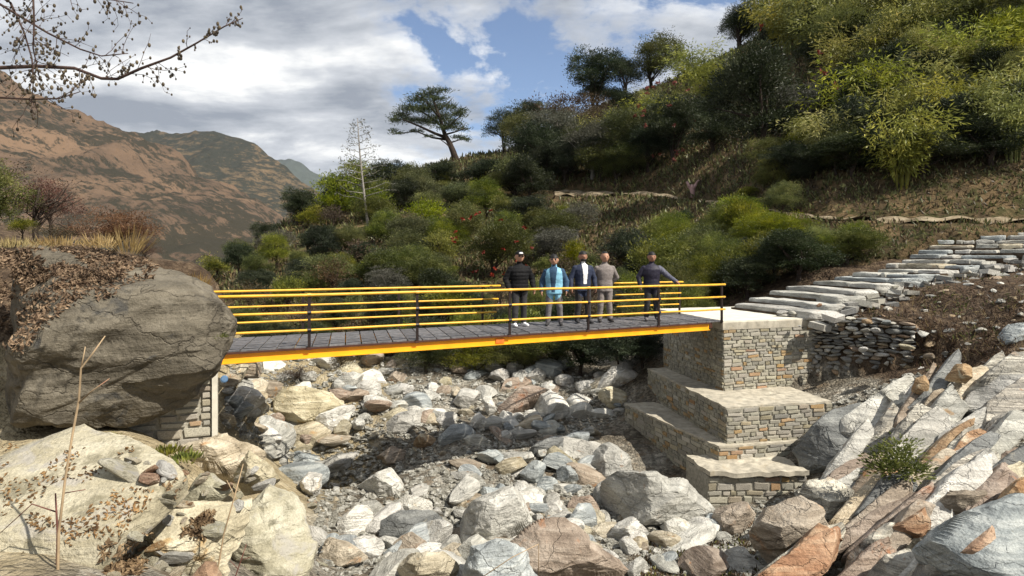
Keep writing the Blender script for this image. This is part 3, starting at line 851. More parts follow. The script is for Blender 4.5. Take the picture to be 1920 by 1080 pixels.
rock_list = [
    # left bank
    ('boulder', 'huge dark overhanging boulder covered in dead leaves at the left end of the bridge', [(-160, 785), (0, 800), (150, 808), (240, 798), (330, 752), (385, 700), (414, 640), (414, 602), (388, 564), (350, 527), (296, 492), (210, 462), (80, 447), (-60, 440), (-220, 500), (-260, 650)], 'rk_boulder', dict(d=9.2, tilt=.12, thick=1.35, e=.60, ncut=20, amp=.03, sub=5, ridge=.035, strata=.014)),
    ('rock_slab', 'broad sunlit tan slab of bedrock below the huge boulder', [(-160, 805), (60, 806), (160, 808), (255, 835), (335, 885), (350, 905), (300, 950), (250, 1000), (200, 1050), (120, 1120), (-60, 1180), (-260, 1000)], 'rk_slab', dict(d=4.9, tilt=2.6, thick=.20, e=.34, ncut=6, amp=.012, sub=5, ridge=.022, strata=.012)),
    ('rock', 'large fan-shaped pale tan rock at the foot of the left bank', [(440, 960), (490, 892), (522, 878), (552, 920), (568, 965), (584, 1010), (576, 1060), (560, 1110), (400, 1130), (345, 1110), (380, 1030)], 'rk_slab', dict(d=7.6, tilt=.7, thick=.5, sub=5, e=.32, ncut=26, amp=.02, ridge=.03, strata=.03)),
    ('rock', 'tilted layered tan slab in the bottom left corner beside dry leaves', [(200, 1110), (235, 1030), (300, 965), (370, 935), (430, 905), (462, 905), (440, 990), (385, 1100), (300, 1130)], 'rk_tan', dict(d=6.3, tilt=1.1, thick=.35, sub=5, e=.34, ridge=.03, strata=.035)),
    ('rock', 'flat tan ledge rock under the stub of masonry wall', [(300, 838), (340, 806), (420, 805), (480, 822), (497, 840), (470, 868), (430, 884), (360, 884), (310, 864)], 'rk_tan', dict(d=9.6, tilt=1.2, thick=.5, e=.34, sub=5, ridge=.025, strata=.03)),
    ('rock', 'squared tan block wedged between ledge and fan-shaped rock', [(432, 885), (470, 846), (502, 868), (520, 892), (482, 918), (440, 922)], 'rk_tan', dict(d=8.8, tilt=.7, thick=.35, e=.45)),
    ('rock', 'small brown rock lying on the tan slab beneath the boulder overhang', [(175, 830), (205, 810), (240, 815), (252, 835), (235, 850), (185, 850)], 'rk_tan', dict(d=8.3, tilt=.4, thick=.2)),
    ('rock', 'angular cream rock in the leaf-filled gap of the left bank', [(330, 925), (350, 882), (400, 888), (432, 912), (395, 945), (345, 952)], 'rk_slab', dict(d=7.7, tilt=.7, thick=.25, e=.5)),
    ('rock', 'small reddish rock poking from the bottom edge near the red twigs', [(340, 1100), (360, 1060), (395, 1045), (410, 1075), (415, 1110)], 'rk_orange', dict(d=6.0, tilt=.7, thick=.15)),
    # river bed
    ('rock', 'wide flat tan rock behind the masonry stub casting a dark shadow', [(468, 775), (500, 742), (560, 728), (635, 726), (645, 745), (610, 772), (580, 796), (520, 812), (480, 802)], 'rk_tan', dict(thick=.7, tilt=.5, e=.5)),
    ('rock', 'white angular rock just right of the wide flat tan rock', [(575, 802), (590, 780), (640, 750), (668, 752), (660, 785), (630, 806), (600, 825), (580, 818)], 'rk_white', {}),
    ('rock', 'smooth blue-grey slab beside the fan-shaped rock', [(512, 868), (550, 846), (600, 846), (612, 870), (570, 898), (540, 892)], 'rk_blue', dict(tilt=1.0)),
    ('rock', 'grey blocky rock with a flat top in the middle of the left bed', [(598, 872), (615, 850), (670, 846), (684, 885), (610, 890)], 'rk_grey', dict(e=.45)),
    ('rock', 'small white and blue rock leaning on the blue-grey slab', [(555, 898), (575, 873), (602, 885), (597, 925), (575, 937)], 'rk_white', {}),
    ('rock', 'flat white rock on gravel above the dappled shadow', [(655, 908), (700, 880), (740, 875), (792, 905), (782, 925), (680, 932)], 'rk_white', dict(tilt=1.0)),
    ('rock', 'pinkish brown rock on gravel near the orange stone', [(693, 852), (730, 834), (762, 845), (757, 868), (715, 875)], 'rk_brown', {}),
    ('rock', 'orange block-like stone at the edge of the pier shadow', [(770, 830), (790, 813), (820, 814), (817, 835), (775, 842)], 'rk_orange', dict(e=.45)),
    ('rock', 'small bright white boulder alone on the far gravel', [(735, 728), (755, 713), (778, 722), (772, 740), (740, 743)], 'rk_white', {}),
    ('rock', 'white rock next to the masonry stub on its river side', [(408, 750), (440, 725), (475, 723), (492, 742), (462, 768), (420, 775)], 'rk_white', {}),
    ('rock', 'brilliant white flat-topped boulder in front of the dark pool of shadow', [(983, 772), (1020, 742), (1060, 737), (1092, 760), (1087, 778), (1030, 788), (995, 785)], 'rk_white', dict(thick=.5, tilt=1.0)),
    ('rock', 'large grey boulder with a peaked top at the bottom centre', [(822, 1022), (840, 962), (900, 926), (945, 910), (985, 905), (1026, 930), (1012, 958), (985, 985), (955, 1010), (880, 1030)], 'rk_grey', dict(thick=.8, sub=5, tilt=.6, e=.5)),
    ('boulder', 'long pale boulder lying in front of the stone pier', [(1108, 945), (1122, 902), (1160, 878), (1230, 880), (1290, 896), (1322, 925), (1345, 948), (1368, 975), (1330, 990), (1230, 987), (1160, 978), (1115, 968)], 'rk_grey', dict(thick=.9, sub=5, tilt=.55, e=.40, amp=.03)),
    ('boulder', 'rounded blue-grey boulder cut by the bottom edge of the picture', [(868, 1070), (885, 1027), (930, 1012), (970, 1020), (1010, 1055), (1024, 1100), (870, 1115)], 'rk_blue', dict(thick=.55, e=.85, ncut=3, sub=5, d=9.9)),
    ('rock', 'long mauve-grey rock sloping to the lower right of the peaked boulder', [(945, 1020), (1010, 972), (1060, 972), (1120, 1008), (1170, 1040), (1200, 1075), (1150, 1110), (1040, 1105), (985, 1065)], 'rk_brown', dict(thick=.6, sub=5, d=10.0, tilt=.8)),
    ('rock', 'small white rock below the long pale boulder', [(1138, 1008), (1160, 976), (1185, 965), (1207, 985), (1197, 1017), (1150, 1024)], 'rk_white', {}),
    ('rock', 'dull grey rock tucked under the left end of the long pale boulder', [(1062, 978), (1085, 943), (1112, 933), (1122, 985), (1085, 993)], 'rk_blue', {}),
    ('rock', 'small white stone with a black side between the two large boulders', [(1018, 947), (1040, 930), (1062, 940), (1052, 968), (1025, 973)], 'rk_white', {}),
    ('rock', 'smooth blue-grey oval stone lying in the pier shadow', [(892, 852), (915, 843), (947, 858), (942, 871), (905, 867)], 'rk_blue', dict(e=.9, ncut=2)),
    ('rock', 'upright grey stone in the middle of the pier shadow', [(973, 885), (1000, 860), (1027, 865), (1012, 906), (985, 910)], 'rk_blue', {}),
    ('rock', 'squat grey stone right of the upright one in shadow', [(1042, 878), (1075, 868), (1097, 890), (1070, 908), (1045, 900)], 'rk_blue', {}),
    ('rock', 'blue-grey stone just below the brilliant white boulder', [(1058, 818), (1085, 800), (1107, 805), (1103, 836), (1080, 845)], 'rk_blue', {}),
    ('rock', 'long dark wedge of slate under the brilliant white boulder', [(978, 855), (1010, 825), (1060, 811), (1062, 832), (1010, 860)], 'rk_dark', {}),
    ('rock', 'grey angular block upstream of the white stones', [(838, 745), (870, 718), (902, 735), (875, 770)], 'rk_grey', dict(e=.45)),
    ('rock', 'white pointed stone among the rubble right of mid bed', [(878, 795), (897, 765), (912, 785), (902, 808)], 'rk_white', {}),
    ('rock', 'tall thin white stone beside the bedded brown ledge', [(903, 750), (918, 734), (932, 768), (917, 784)], 'rk_white', {}),
    ('rock', 'cream flat stone above the orange one', [(797, 795), (830, 774), (857, 775), (852, 803)], 'rk_white', {}),
    ('rock_slab', 'long white slab jutting out behind the stone pier', [(1083, 738), (1108, 712), (1180, 682), (1232, 668), (1232, 702), (1160, 720), (1100, 748)], 'rk_white', dict(thick=.6, tilt=1.2)),
    ('rock', 'jagged white rock standing on the far side of the long slab', [(1140, 700), (1150, 664), (1175, 672), (1205, 690), (1180, 704)], 'rk_white', {}),
    ('rock', 'small white cube-like rock below the far bushes', [(983, 704), (1000, 684), (1026, 694), (1022, 717), (990, 718)], 'rk_white', {}),
    ('rock', 'pale stone among bushes to the upper right of the bed', [(912, 704), (930, 684), (957, 696), (952, 717)], 'rk_white', {}),
    ('rock', 'dark grey slabs in the dappled shadow left of the peaked boulder', [(693, 990), (720, 960), (800, 958), (842, 950), (832, 988), (790, 1004), (720, 1018)], 'rk_dark', dict(tilt=1.0)),
    ('rock', 'yellowish flat rock at the bottom edge left of the rounded boulder', [(733, 1070), (760, 1036), (830, 1034), (862, 1056), (852, 1105), (740, 1110)], 'rk_tan', dict(d=9.9)),
    ('rock', 'low tan rock with a mossy top right of the fan-shaped rock', [(586, 1045), (610, 1005), (650, 1014), (694, 1046), (640, 1064)], 'rk_tan', {}),
    ('rock', 'speckled grey block against the foot of the stone pier', [(1108, 888), (1108, 832), (1165, 813), (1182, 850), (1194, 884), (1130, 900)], 'rk_grey', dict(e=.45, thick=.6)),
    ('rock', 'cream boulder at the near corner of the pier footing', [(1296, 908), (1318, 880), (1347, 884), (1354, 908), (1330, 924)], 'rk_tan', {}),
    ('rock', 'striped grey rock between gravel and rubble below mid bridge', [(715, 790), (745, 770), (790, 762), (800, 785), (760, 812), (720, 815)], 'rk_grey', {}),
    ('rock', 'pale layered rock under the middle of the bridge', [(655, 735), (680, 712), (712, 715), (720, 735), (690, 750)], 'rk_white', {}),
    ('rock', 'brown bedded ledge with dry grass behind the brilliant white boulder', [(905, 760), (960, 735), (1040, 712), (1060, 722), (1000, 752), (930, 785)], 'rk_brown', dict(tilt=1.0)),
    ('rock', 'pale triangular stone near the tail of the dappled shadow', [(748, 985), (770, 970), (792, 978), (785, 1000)], 'rk_white', {}),
    # right outcrop
    ('rock_slab', 'big smooth dark slab leaning against the right side of the pier', [(1492, 838), (1520, 800), (1570, 760), (1640, 724), (1694, 714), (1665, 772), (1612, 835), (1560, 880), (1518, 895)], 'rk_dark', dict(d=13.9, tilt=.7, thick=.4, sub=5, e=.28, ncut=6, amp=.012)),
    ('rock', 'white and rust streaked rib beside the big dark slab', [(1588, 900), (1598, 850), (1640, 800), (1680, 740), (1712, 716), (1706, 772), (1664, 842), (1628, 898)], 'rk_strata', dict(d=12.9, tilt=.9, thick=.35, sub=5, ridge=.02, e=.5)),
    ('rock', 'rugged cream rib right of the white and rust one', [(1645, 862), (1690, 790), (1740, 750), (1800, 718), (1814, 762), (1780, 822), (1740, 875), (1690, 890)], 'rk_strata', dict(d=12.2, tilt=.9, thick=.45, sub=5, ridge=.025, e=.5)),
    ('rock', 'long grey beam of rock with a cream underside in the right outcrop', [(1730, 912), (1760, 850), (1820, 790), (1872, 762), (1895, 790), (1850, 832), (1800, 885), (1762, 918)], 'rk_strata', dict(d=11.0, tilt=.8, thick=.4, sub=5, e=.28, ridge=.01)),
    ('rock', 'smooth grey-brown slab at the right edge below the beam of rock', [(1790, 915), (1840, 862), (1900, 834), (1990, 835), (1990, 910), (1880, 930)], 'rk_brown', dict(d=10.2, tilt=.9, thick=.4, sub=5, e=.5)),
    ('rock', 'pale grey rock mass at the right edge under the dirt slope', [(1815, 752), (1850, 692), (1920, 670), (2020, 690), (2000, 770), (1880, 790)], 'rk_grey', dict(d=12.6, tilt=.9, thick=.6, sub=5, e=.28, ridge=.012)),
    ('rock', 'large grey banded block filling the bottom right corner', [(1750, 1015), (1800, 970), (1900, 928), (2020, 915), (2040, 1140), (1850, 1150), (1785, 1070)], 'rk_blue', dict(d=6.9, tilt=.7, thick=.6, sub=5, e=.28, ncut=6, amp=.02)),
    ('rock', 'rust orange splinter lying on the grey banded block', [(1798, 1040), (1830, 1008), (1890, 966), (1900, 976), (1845, 1026), (1812, 1052)], 'rk_orange', dict(d=6.35, tilt=.7, thick=.06)),
    ('boulder', 'rounded mottled boulder with white crust below the pier footing', [(1408, 1000), (1440, 945), (1500, 928), (1560, 958), (1574, 1000), (1540, 1055), (1480, 1080), (1418, 1062)], 'rk_brown', dict(d=9.6, thick=.6, sub=5, e=.7)),
    ('rock', 'grey and white pointed rock between the boulder and the dark slab', [(1488, 938), (1520, 900), (1580, 888), (1614, 908), (1595, 952), (1555, 980), (1520, 968)], 'rk_strata', dict(d=10.9, tilt=.6, thick=.4, sub=5, e=.5)),
    ('rock', 'long cream curved slab rising towards the orange rock', [(1560, 1100), (1588, 1040), (1650, 990), (1700, 962), (1744, 962), (1705, 1012), (1645, 1065), (1612, 1120)], 'rk_strata', dict(d=8.4, tilt=1.0, thick=.3, sub=5, e=.28)),
    ('rock', 'bright rust orange rock in the middle of the right outcrop', [(1665, 995), (1720, 962), (1746, 946), (1756, 990), (1705, 1016)], 'rk_orange', dict(d=8.7, tilt=.5, thick=.22, e=.28)),
    ('rock', 'white-grey flaky ledge under the green tuft', [(1585, 965), (1620, 922), (1700, 900), (1738, 918), (1724, 952), (1640, 976)], 'rk_strata', dict(d=10.2, tilt=.9, thick=.35, sub=5, ridge=.02)),
    ('rock', 'flaky grey slab at the bottom edge in the right outcrop', [(1590, 1115), (1660, 1040), (1735, 1008), (1772, 1050), (1800, 1125)], 'rk_strata', dict(d=7.8, tilt=.9, thick=.3, sub=5)),
    ('rock', 'low brown ledge right of the bright orange rock', [(1736, 956), (1780, 918), (1830, 924), (1885, 898), (1905, 920), (1822, 962), (1770, 990)], 'rk_brown', dict(d=9.0, tilt=.8, thick=.3)),
    ('rock', 'rust red rock at the right edge above the grey banded block', [(1870, 950), (1890, 915), (1930, 880), (1990, 870), (1990, 935), (1920, 950)], 'rk_orange', dict(d=8.6, tilt=.7, thick=.25)),
    ('rock', 'small orange and white knob at the top of the right outcrop', [(1778, 708), (1798, 680), (1830, 688), (1822, 716)], 'rk_orange', dict(d=13.3)),
    ('rock', 'small orange knob on top of the cream rib', [(1712, 730), (1722, 706), (1745, 700), (1752, 728), (1735, 740)], 'rk_orange', dict(d=13.6)),
    ('rock', 'grey stone resting at the right edge of the dirt slope', [(1870, 632), (1900, 606), (1970, 610), (1970, 650), (1900, 650)], 'rk_blue', dict(d=14.8)),
    ('rock', 'dark hollow-sided rock under the cream rib', [(1690, 930), (1712, 878), (1760, 880), (1768, 930), (1730, 945)], 'rk_dark', dict(d=10.7)),
    ('rock', 'grey rock wedged beneath the pier footing', [(1330, 985), (1345, 950), (1400, 935), (1425, 960), (1405, 1000), (1350, 1005)], 'rk_brown', dict()),
]
for i, (nm, lb, pts, mk, kw) in enumerate(rock_list):
    kw = dict(kw)
    kw.setdefault('seed', i * 7 + 3)
    outline_rock(nm, lb, pts, mk, **kw)

# smaller slabs of the right outcrop, lying along the dip
rnd = random.Random(41)
oc = [(1560, 900), (1620, 800), (1700, 720), (1830, 690), (1930, 690), (1930, 1080), (1560, 1080), (1420, 1070), (1580, 985)]
cnt_ = 0
while cnt_ < 70:
    px, py = rnd.uniform(1420, 1930), rnd.uniform(690, 1085)
    if not inside(px, py, oc):
        continue
    cnt_ += 1
    an = R(rnd.uniform(28, 56))
    ux, uy = math.cos(an), -math.sin(an)
    L_, H_ = rnd.uniform(32, 105) * (1 + (py - 700) / 800), rnd.uniform(9, 27) * (1 + (py - 700) / 800)
    pts = [(px + ux * L_ * a - uy * H_ * b, py + uy * L_ * a + ux * H_ * b) for a, b in ((-1, -.5 * rnd.random()), (-.7, -1), (.5, -1), (1, -.4 * rnd.random()), (.8, 1), (-.6, 1))]
    pts = [(x + rnd.uniform(-4, 4), y + rnd.uniform(-4, 4)) for x, y in pts]
    mk_ = rnd.choice(['rk_strata', 'rk_strata', 'rk_grey', 'rk_brown', 'rk_dark', 'rk_white', 'rk_grey', 'rk_grey', 'rk_strata', 'rk_tan', 'rk_tan', 'rk_brown', 'rk_orange'])
    cw = {'rk_grey': 'grey', 'rk_white': 'whitish', 'rk_tan': 'tan', 'rk_brown': 'brown', 'rk_strata': 'striped', 'rk_dark': 'dark', 'rk_orange': 'rusty'}[mk_]
    wr_ = 'below the dirt slope' if py < 800 else ('round the green fern tuft' if py < 930 else ('along the right edge' if px > 1740 else 'by the bottom edge'))
    outline_rock('rock_slab', 'narrow tilted %s slab of the right outcrop %s' % (cw, wr_), pts, mk_, thick=rnd.uniform(.12, .3), tilt=.8, seed=900 + cnt_, sub=4, e=.24, ncut=5, amp=.012, ridge=.018, strata=.02, group='narrow slabs of the right outcrop', smooth=False)

# loose stones of the river bed: a few meshes shared by all copies
stone_meshes = []
for k in range(10):
    rng = np.random.RandomState(500 + k)
    dirs, fac = ICO[3]
    L = dirs * np.array([rng.uniform(.8, 1.2), rng.uniform(.65, 1.0), rng.uniform(.45, .75)])
    for _ in range(9):
        n = rng.normal(size=3); n /= np.linalg.norm(n)
        dt = L @ n
        h = dt.max() * rng.uniform(.5, .85)
        ov = dt > h
        L[ov] -= np.outer((dt[ov] - h) * .95, n)
    L = L * (1 + .05 * fbm(dirs * 2.5 + k, 4, .6))[:, None]
    stone_meshes.append((L, fac))


def stone_mesh(k, mk):
    key = 'stone_%d_%s' % (k, mk)
    if key not in bpy.data.meshes:
        me = mesh_np(key, stone_meshes[k][0], stone_meshes[k][1], False)
        me.materials.append(M[mk])
    return bpy.data.meshes[key]


rnd = random.Random(4)
SK = ['rk_grey', 'rk_white', 'rk_grey', 'rk_grey', 'rk_tan', 'rk_blue', 'rk_white', 'rk_brown', 'rk_tan']
CN = {'rk_grey': 'grey', 'rk_white': 'whitish', 'rk_tan': 'tan', 'rk_blue': 'blue-grey', 'rk_brown': 'brown', 'rk_strata': 'striped', 'rk_dark': 'dark', 'rk_orange': 'rusty', 'rk_slab': 'cream'}
nst = 0
tries = 0
bed_poly = [(430, 690), (640, 655), (800, 650), (1000, 690), (1130, 690), (1180, 760), (1110, 830), (1110, 930), (1380, 1000), (1400, 1080), (590, 1080), (590, 950), (500, 850), (420, 800)]


for _ in range(5000):
    if nst >= 300:
        break
    px, py = rnd.uniform(420, 1400), 640 + 440 * rnd.random() ** 1.15
    if not inside(px, py, bed_poly):
        continue
    g = on_ground(px, py)
    if g is None or g.y > 28:
        continue
    s = rnd.choice([.08, .1, .13, .17, .22, .28, .36, .46, .3]) * (1.0 + (g.y - 11) * .025)
    if px < 650 and py > 930 and s > .15 or (640 < px < 860 and 820 < py < 960 and s > .12):
        continue
    mk_ = rnd.choice(SK)
    o = link('river_stone', stone_mesh(rnd.randrange(10), mk_), loc=(g.x, g.y, g.z + s * .18),
             rot=(rnd.uniform(-.4, .4), rnd.uniform(-.4, .4), rnd.uniform(0, 6.3)), scale=(s * rnd.uniform(.8, 1.4), s, s * rnd.uniform(.7, 1.1)))
    big_ = s > .2
    where = 'under the bridge' if py < 745 else ('beside the pier' if px > 960 and py < 960 else ('near the left bank' if px < 640 else ('in the middle of the bed' if py < 930 else 'at the near end of the bed')))
    tag(o, '%s %s loose stone %s' % ('large' if s > .3 else ('knee-sized' if big_ else 'small'), CN[mk_], where), 'stone', '%s loose stones %s' % ('larger' if big_ else 'small', where))
    nst += 1

# bigger angular blocks packed in the bed
nb = 0
for _ in range(4000):
    if nb >= 110:
        break
    px, py = rnd.uniform(420, 1400), rnd.uniform(665, 1085)
    if not inside(px, py, bed_poly) or (590 < px < 860 and 800 < py < 960 and rnd.random() < .75):
        continue
    g = on_ground(px, py)
    if g is None or g.y > 27:
        continue
    s = rnd.uniform(.28, .55) * (1.0 + (g.y - 11) * .03)
    mk_ = rnd.choice(SK + ['rk_grey', 'rk_blue'])
    where = 'under the bridge' if py < 745 else ('beside the pier' if px > 960 and py < 960 else ('near the left bank' if px < 640 else ('in the middle of the bed' if py < 930 else 'at the near end of the bed')))
    tag(link('river_block', stone_mesh(rnd.randrange(10), mk_), loc=(g.x, g.y + s * .3, g.z + s * .02), rot=(rnd.uniform(-.35, .35), rnd.uniform(-.35, .35), rnd.uniform(0, 6.3)), scale=(s * rnd.uniform(.9, 1.6), s, s * rnd.uniform(.7, 1.1))),
        'big %s angular block half buried %s' % (CN[mk_], where), 'rock', 'big angular blocks ' + where)
    nb += 1

# gravel and rubble too fine to count
gvv, gff, off = [], [], 0
b0, f0 = ICO[1]
rs = np.random.RandomState(77)
cnt = 0
rub = []
while cnt < 9000:
    px, py = rs.uniform(420, 1920), 640 + 440 * rs.rand()
    right = inside(px, py, [(1380, 1080), (1400, 930), (1540, 900), (1560, 760), (1700, 700), (1920, 700), (1920, 1080)])
    if not (inside(px, py, bed_poly) or (right and rs.rand() < .8)):
        continue
    g = on_ground(px, py)
    if g is None:
        continue
    rub.append((g.x, g.y, g.z))
    cnt += 1
for (x, y, z) in rub:
    s = rs.choice([.02, .03, .035, .045, .06, .08]) * (.8 + .02 * y)
    q = b0 * (1 + .25 * rs.normal(size=(len(b0), 1))) * np.array([rs.uniform(.7, 1.5), rs.uniform(.7, 1.3), rs.uniform(.4, .9)]) * s
    gvv.append(q + np.array([x, y, z + s * .2]))
    gff.append(f0 + off)
    off += len(b0)
M['gravel'] = rock_mat('gravel', (.09, .083, .07), (.25, .24, .21), (.58, .57, .53), scale=9.0, bands=.0, crack=.0, speck=.2, varyv=0)
gravel = link('gravel', mesh_np('gravel', np.concatenate(gvv), np.concatenate(gff)), m=M['gravel'])
tag(gravel, 'fine gravel and rubble between the rocks of the river bed', 'gravel', kind='stuff')
# ------------------------------------------------------------------ footbridge
BP1 = Vector(((580 - CX) / F * 11.9, 11.9, 0))
BP2 = Vector(((1234 - CX) / F * 15.84, 15.84, 0))
BD = (BP2 - BP1).normalized()              # along the bridge, away from the viewer
BC = Vector((-.25, .97, 0)).normalized()   # across the deck
BW = 2.05


def near_s(px, off=0.0):
    """distance along the bridge (from BP1) where its line, shifted across by off, shows at px"""
    k = (px - CX) / F
    o = BP1 + BC * off
    return (k * o.y - o.x) / (BD.x - k * BD.y)


def bpt(s, off=0.0, z=0.0):
    return BP1 + BD * s + BC * off + Vector((0, 0, z))


bridge = thing('footbridge', 'steel footbridge with yellow railings and an orange side girder over the stony bed', 'footbridge', loc=tuple(bpt(5)))
Z = Vector((0, 0, 1))


def bchild(mbuild, name, m, smooth=False, label=None):
    loc = bridge.location
    mbuild.v = [tuple(Vector(v) - loc) for v in mbuild.v]
    o = mbuild.build(name, m, bridge, smooth)
    if label:
        o['label'] = label
    return o


s0, s1 = near_s(300), near_s(1334)
sg1 = near_s(1330)
# girders: channel sections along both sides
for off, inward in ((0.0, 1), (BW, -1)):
    a = BC * (.006 * inward)
    mid = (s0 + sg1) / 2
    half = (sg1 - s0) / 2
    g = MB()
    g.box(bpt(mid, off + .03 * inward, -.145), BD * half, BC * .008, Z * .085)
    g.box(bpt(mid, off + .005 * inward, -.222), BD * half, BC * .045, Z * .008)
    bchild(g, 'girder', M['orange'], label='orange painted channel girder' if off == 0 else None)
    g = MB()
    g.box(bpt(mid, off + .005 * inward, -.046), BD * (half + .02), BC * .05, Z * .016)
    bchild(g, 'girder_flange', M['flange'])
g = MB()
g.box(bpt(sg1 + .06, .06, -.11), BD * .05, BC * .05, Z * .07)
bchild(g, 'end_plate', M['flange'])
# cross beams under the deck
k = 0
s = s0 + .3
while s < sg1:
    g = MB()
    g.box(bpt(s, BW / 2, -.12), BD * .03, BC * (BW / 2 - .06), Z * .055)
    bchild(g, 'cross_beam', M['post'])
    s += 1.1
# deck plates with joints
pw = .31
s = s0
rnd = random.Random(8)
while s < s1 + .2:
    g = MB()
    zj = rnd.uniform(-.003, .004)
    g.box(bpt(s + pw / 2, BW / 2, -.018 + zj), BD * (pw / 2 - .012), BC * (BW / 2 + .02), Z * .012)
    # raised ribs of the plate
    for q in range(5):
        g.box(bpt(s + pw / 2, BW * (.1 + .2 * q), -.003 + zj), BD * (pw / 2 - .03), BC * .02, Z * .004)
    bchild(g, 'deck_plate', M['deck'])
    s += pw
# posts and rails, near side
for px in (372, 580, 782, 955, 1102, 1234, 1352):
    sp = near_s(px)
    g = MB()
    g.box(bpt(sp, -.03, .44), BD * .027, BC * .027, Z * .51)
    bchild(g, 'post', M['post'])
for z in (.95, .625, .30):
    sa, sb = near_s(330), near_s(1357)
    g = MB()
    g.tube([bpt(sa + (sb - sa) * t / 12, -.065, z + .004 * math.sin(t * 2.1)) for t in range(13)], .023 if z < .9 else .027, 8)
    bchild(g, 'rail', M['yellow'], True)
for px in (580, 782, 955, 1102, 1234):
    sp = near_s(px)
    g = MB()
    g.box(bpt(sp, -.060, -.046), BD * .045, BC * .006, Z * .022)
    pl_ = bchild(g, 'base_plate', M['flange'])
    for z in (.95, .625, .30):
        g = MB()
        g.tube([bpt(sp - .035, -.064, z + .001), bpt(sp + .035, -.064, z + .001)], .031, 8)
        bchild(g, 'rail_clamp', M['yellow' if z > .9 else 'post'])
g = MB()
g.box(bpt(near_s(938), .012, -.145), BD * .10, BC * .012, Z * .05)
bchild(g, 'splice_plate', M['splice'], label='orange-red splice plate on the girder')
# far side: two runs with an open gap between them
for px in (390, 568, 748, 905, 1275):
    sp = near_s(px, BW)
    g = MB()
    g.box(bpt(sp, BW + .03, .44), BD * .027, BC * .027, Z * .51)
    bchild(g, 'post', M['post'])
for xa, xb in ((330, 938), (1150, 1280)):
    for j, z in enumerate((.95, .625, .30)):
        sa, sb = near_s(xa + (0 if xa < 900 else j * 3), BW), near_s(xb - j * 4, BW)
        g = MB()
        g.tube([bpt(sa + (sb - sa) * t / 8, BW - .02, z) for t in range(9)], .021 if z < .9 else .025, 8)
        bchild(g, 'rail', M['yellow'], True)

# ------------------------------------------------------------------ stone pier (right abutment)
FD = Vector((.95, .31, 0)).normalized()     # along its front
SD = Vector((-.18, .98, 0)).normalized()    # along its left side
brick_cache = {}


def stone_block_mesh(k, mk):
    key = 'block_%d_%s' % (k, mk)
    if key not in bpy.data.meshes:
        rng = random.Random(k * 13 + 5)
        vs = []
        for z in (-1, 1):
            for y in (-1, 1):
                for x in (-1, 1):
                    vs.append((x * rng.uniform(.72, 1.0), y, z * rng.uniform(.62, 1.04)))
        # a worn front: an inset ring on the outer face (y = -1)
        f = [(4, 5, 7, 6), (0, 2, 3, 1), (2, 6, 7, 3), (0, 4, 6, 2), (1, 3, 7, 5)]
        i0 = len(vs)
        for (x, z) in ((-1, -1), (1, -1), (1, 1), (-1, 1)):
            vs.append((x * rng.uniform(.62, .84), -1 - rng.uniform(.03, .16), z * rng.uniform(.55, .8)))
        ring = [0, 1, 5, 4]
        for a in range(4):
            b = (a + 1) % 4
            f.append((ring[a], ring[b], i0 + b, i0 + a))
        f.append((i0, i0 + 1, i0 + 2, i0 + 3))
        me = py_mesh(key, vs, f)
        me.materials.append(M[mk])
    return bpy.data.meshes[key]


def courses(rng, length, height, rh, rw):
    """irregular courses: yields (u0, u1, v0, v1)"""
    v = 0.0
    out = []
    while v < height - .02:
        h = min(rng.uniform(*rh), height - v)
        if height - v - h < rh[0] * .6:
            h = height - v
        u = 0.0
        while u < length - .02:
            wd = rng.uniform(*rw)
            if length - u - wd < rw[0] * .7:
                wd = length - u
            out.append((u, u + wd, v, v + h))
            u += wd
        v += h
    return out


pier = thing('stone_pier', 'stepped pier of coursed stone masonry carrying the right end of the bridge', 'pier', loc=(5.6, 16.8, -3.7))
PL = pier.location
stones = []      # (visible size, centre, u axis, out axis, size u, size v, proud)


def face(rng, origin, ud, out, length, z0, z1, rh, rw, seen=1.0, gap=.010):
    for (u0, u1, v0, v1) in courses(rng, length, z1 - z0, rh, (rw[0] * .7, rw[1] * 1.15)):
        c = Vector(origin) + ud * ((u0 + u1) / 2) + Z * (z0 + (v0 + v1) / 2)
        stones.append((seen * (u1 - u0) * (v1 - v0), c, ud, out, (u1 - u0) / 2 + .004 - gap * .6, (v1 - v0) / 2 + .004 - gap * .6))


def core_box(name, o, a, la, b, lb, z0, z1, m, inset=.012):
    mbx = MB()
    c = Vector(o) + a * (la / 2) + b * (lb / 2) + Z * ((z0 + z1) / 2)
    vs = []
    for zz in (z0, z1):
        for bb in (inset, lb - inset):
            for aa in (inset, la - inset):
                p = Vector(o) + a * aa + b * bb
                vs.append(Vector((p.x, p.y, zz)) - PL)
    mbx.add(vs, BOXF)
    return mbx.build(name, m, pier)


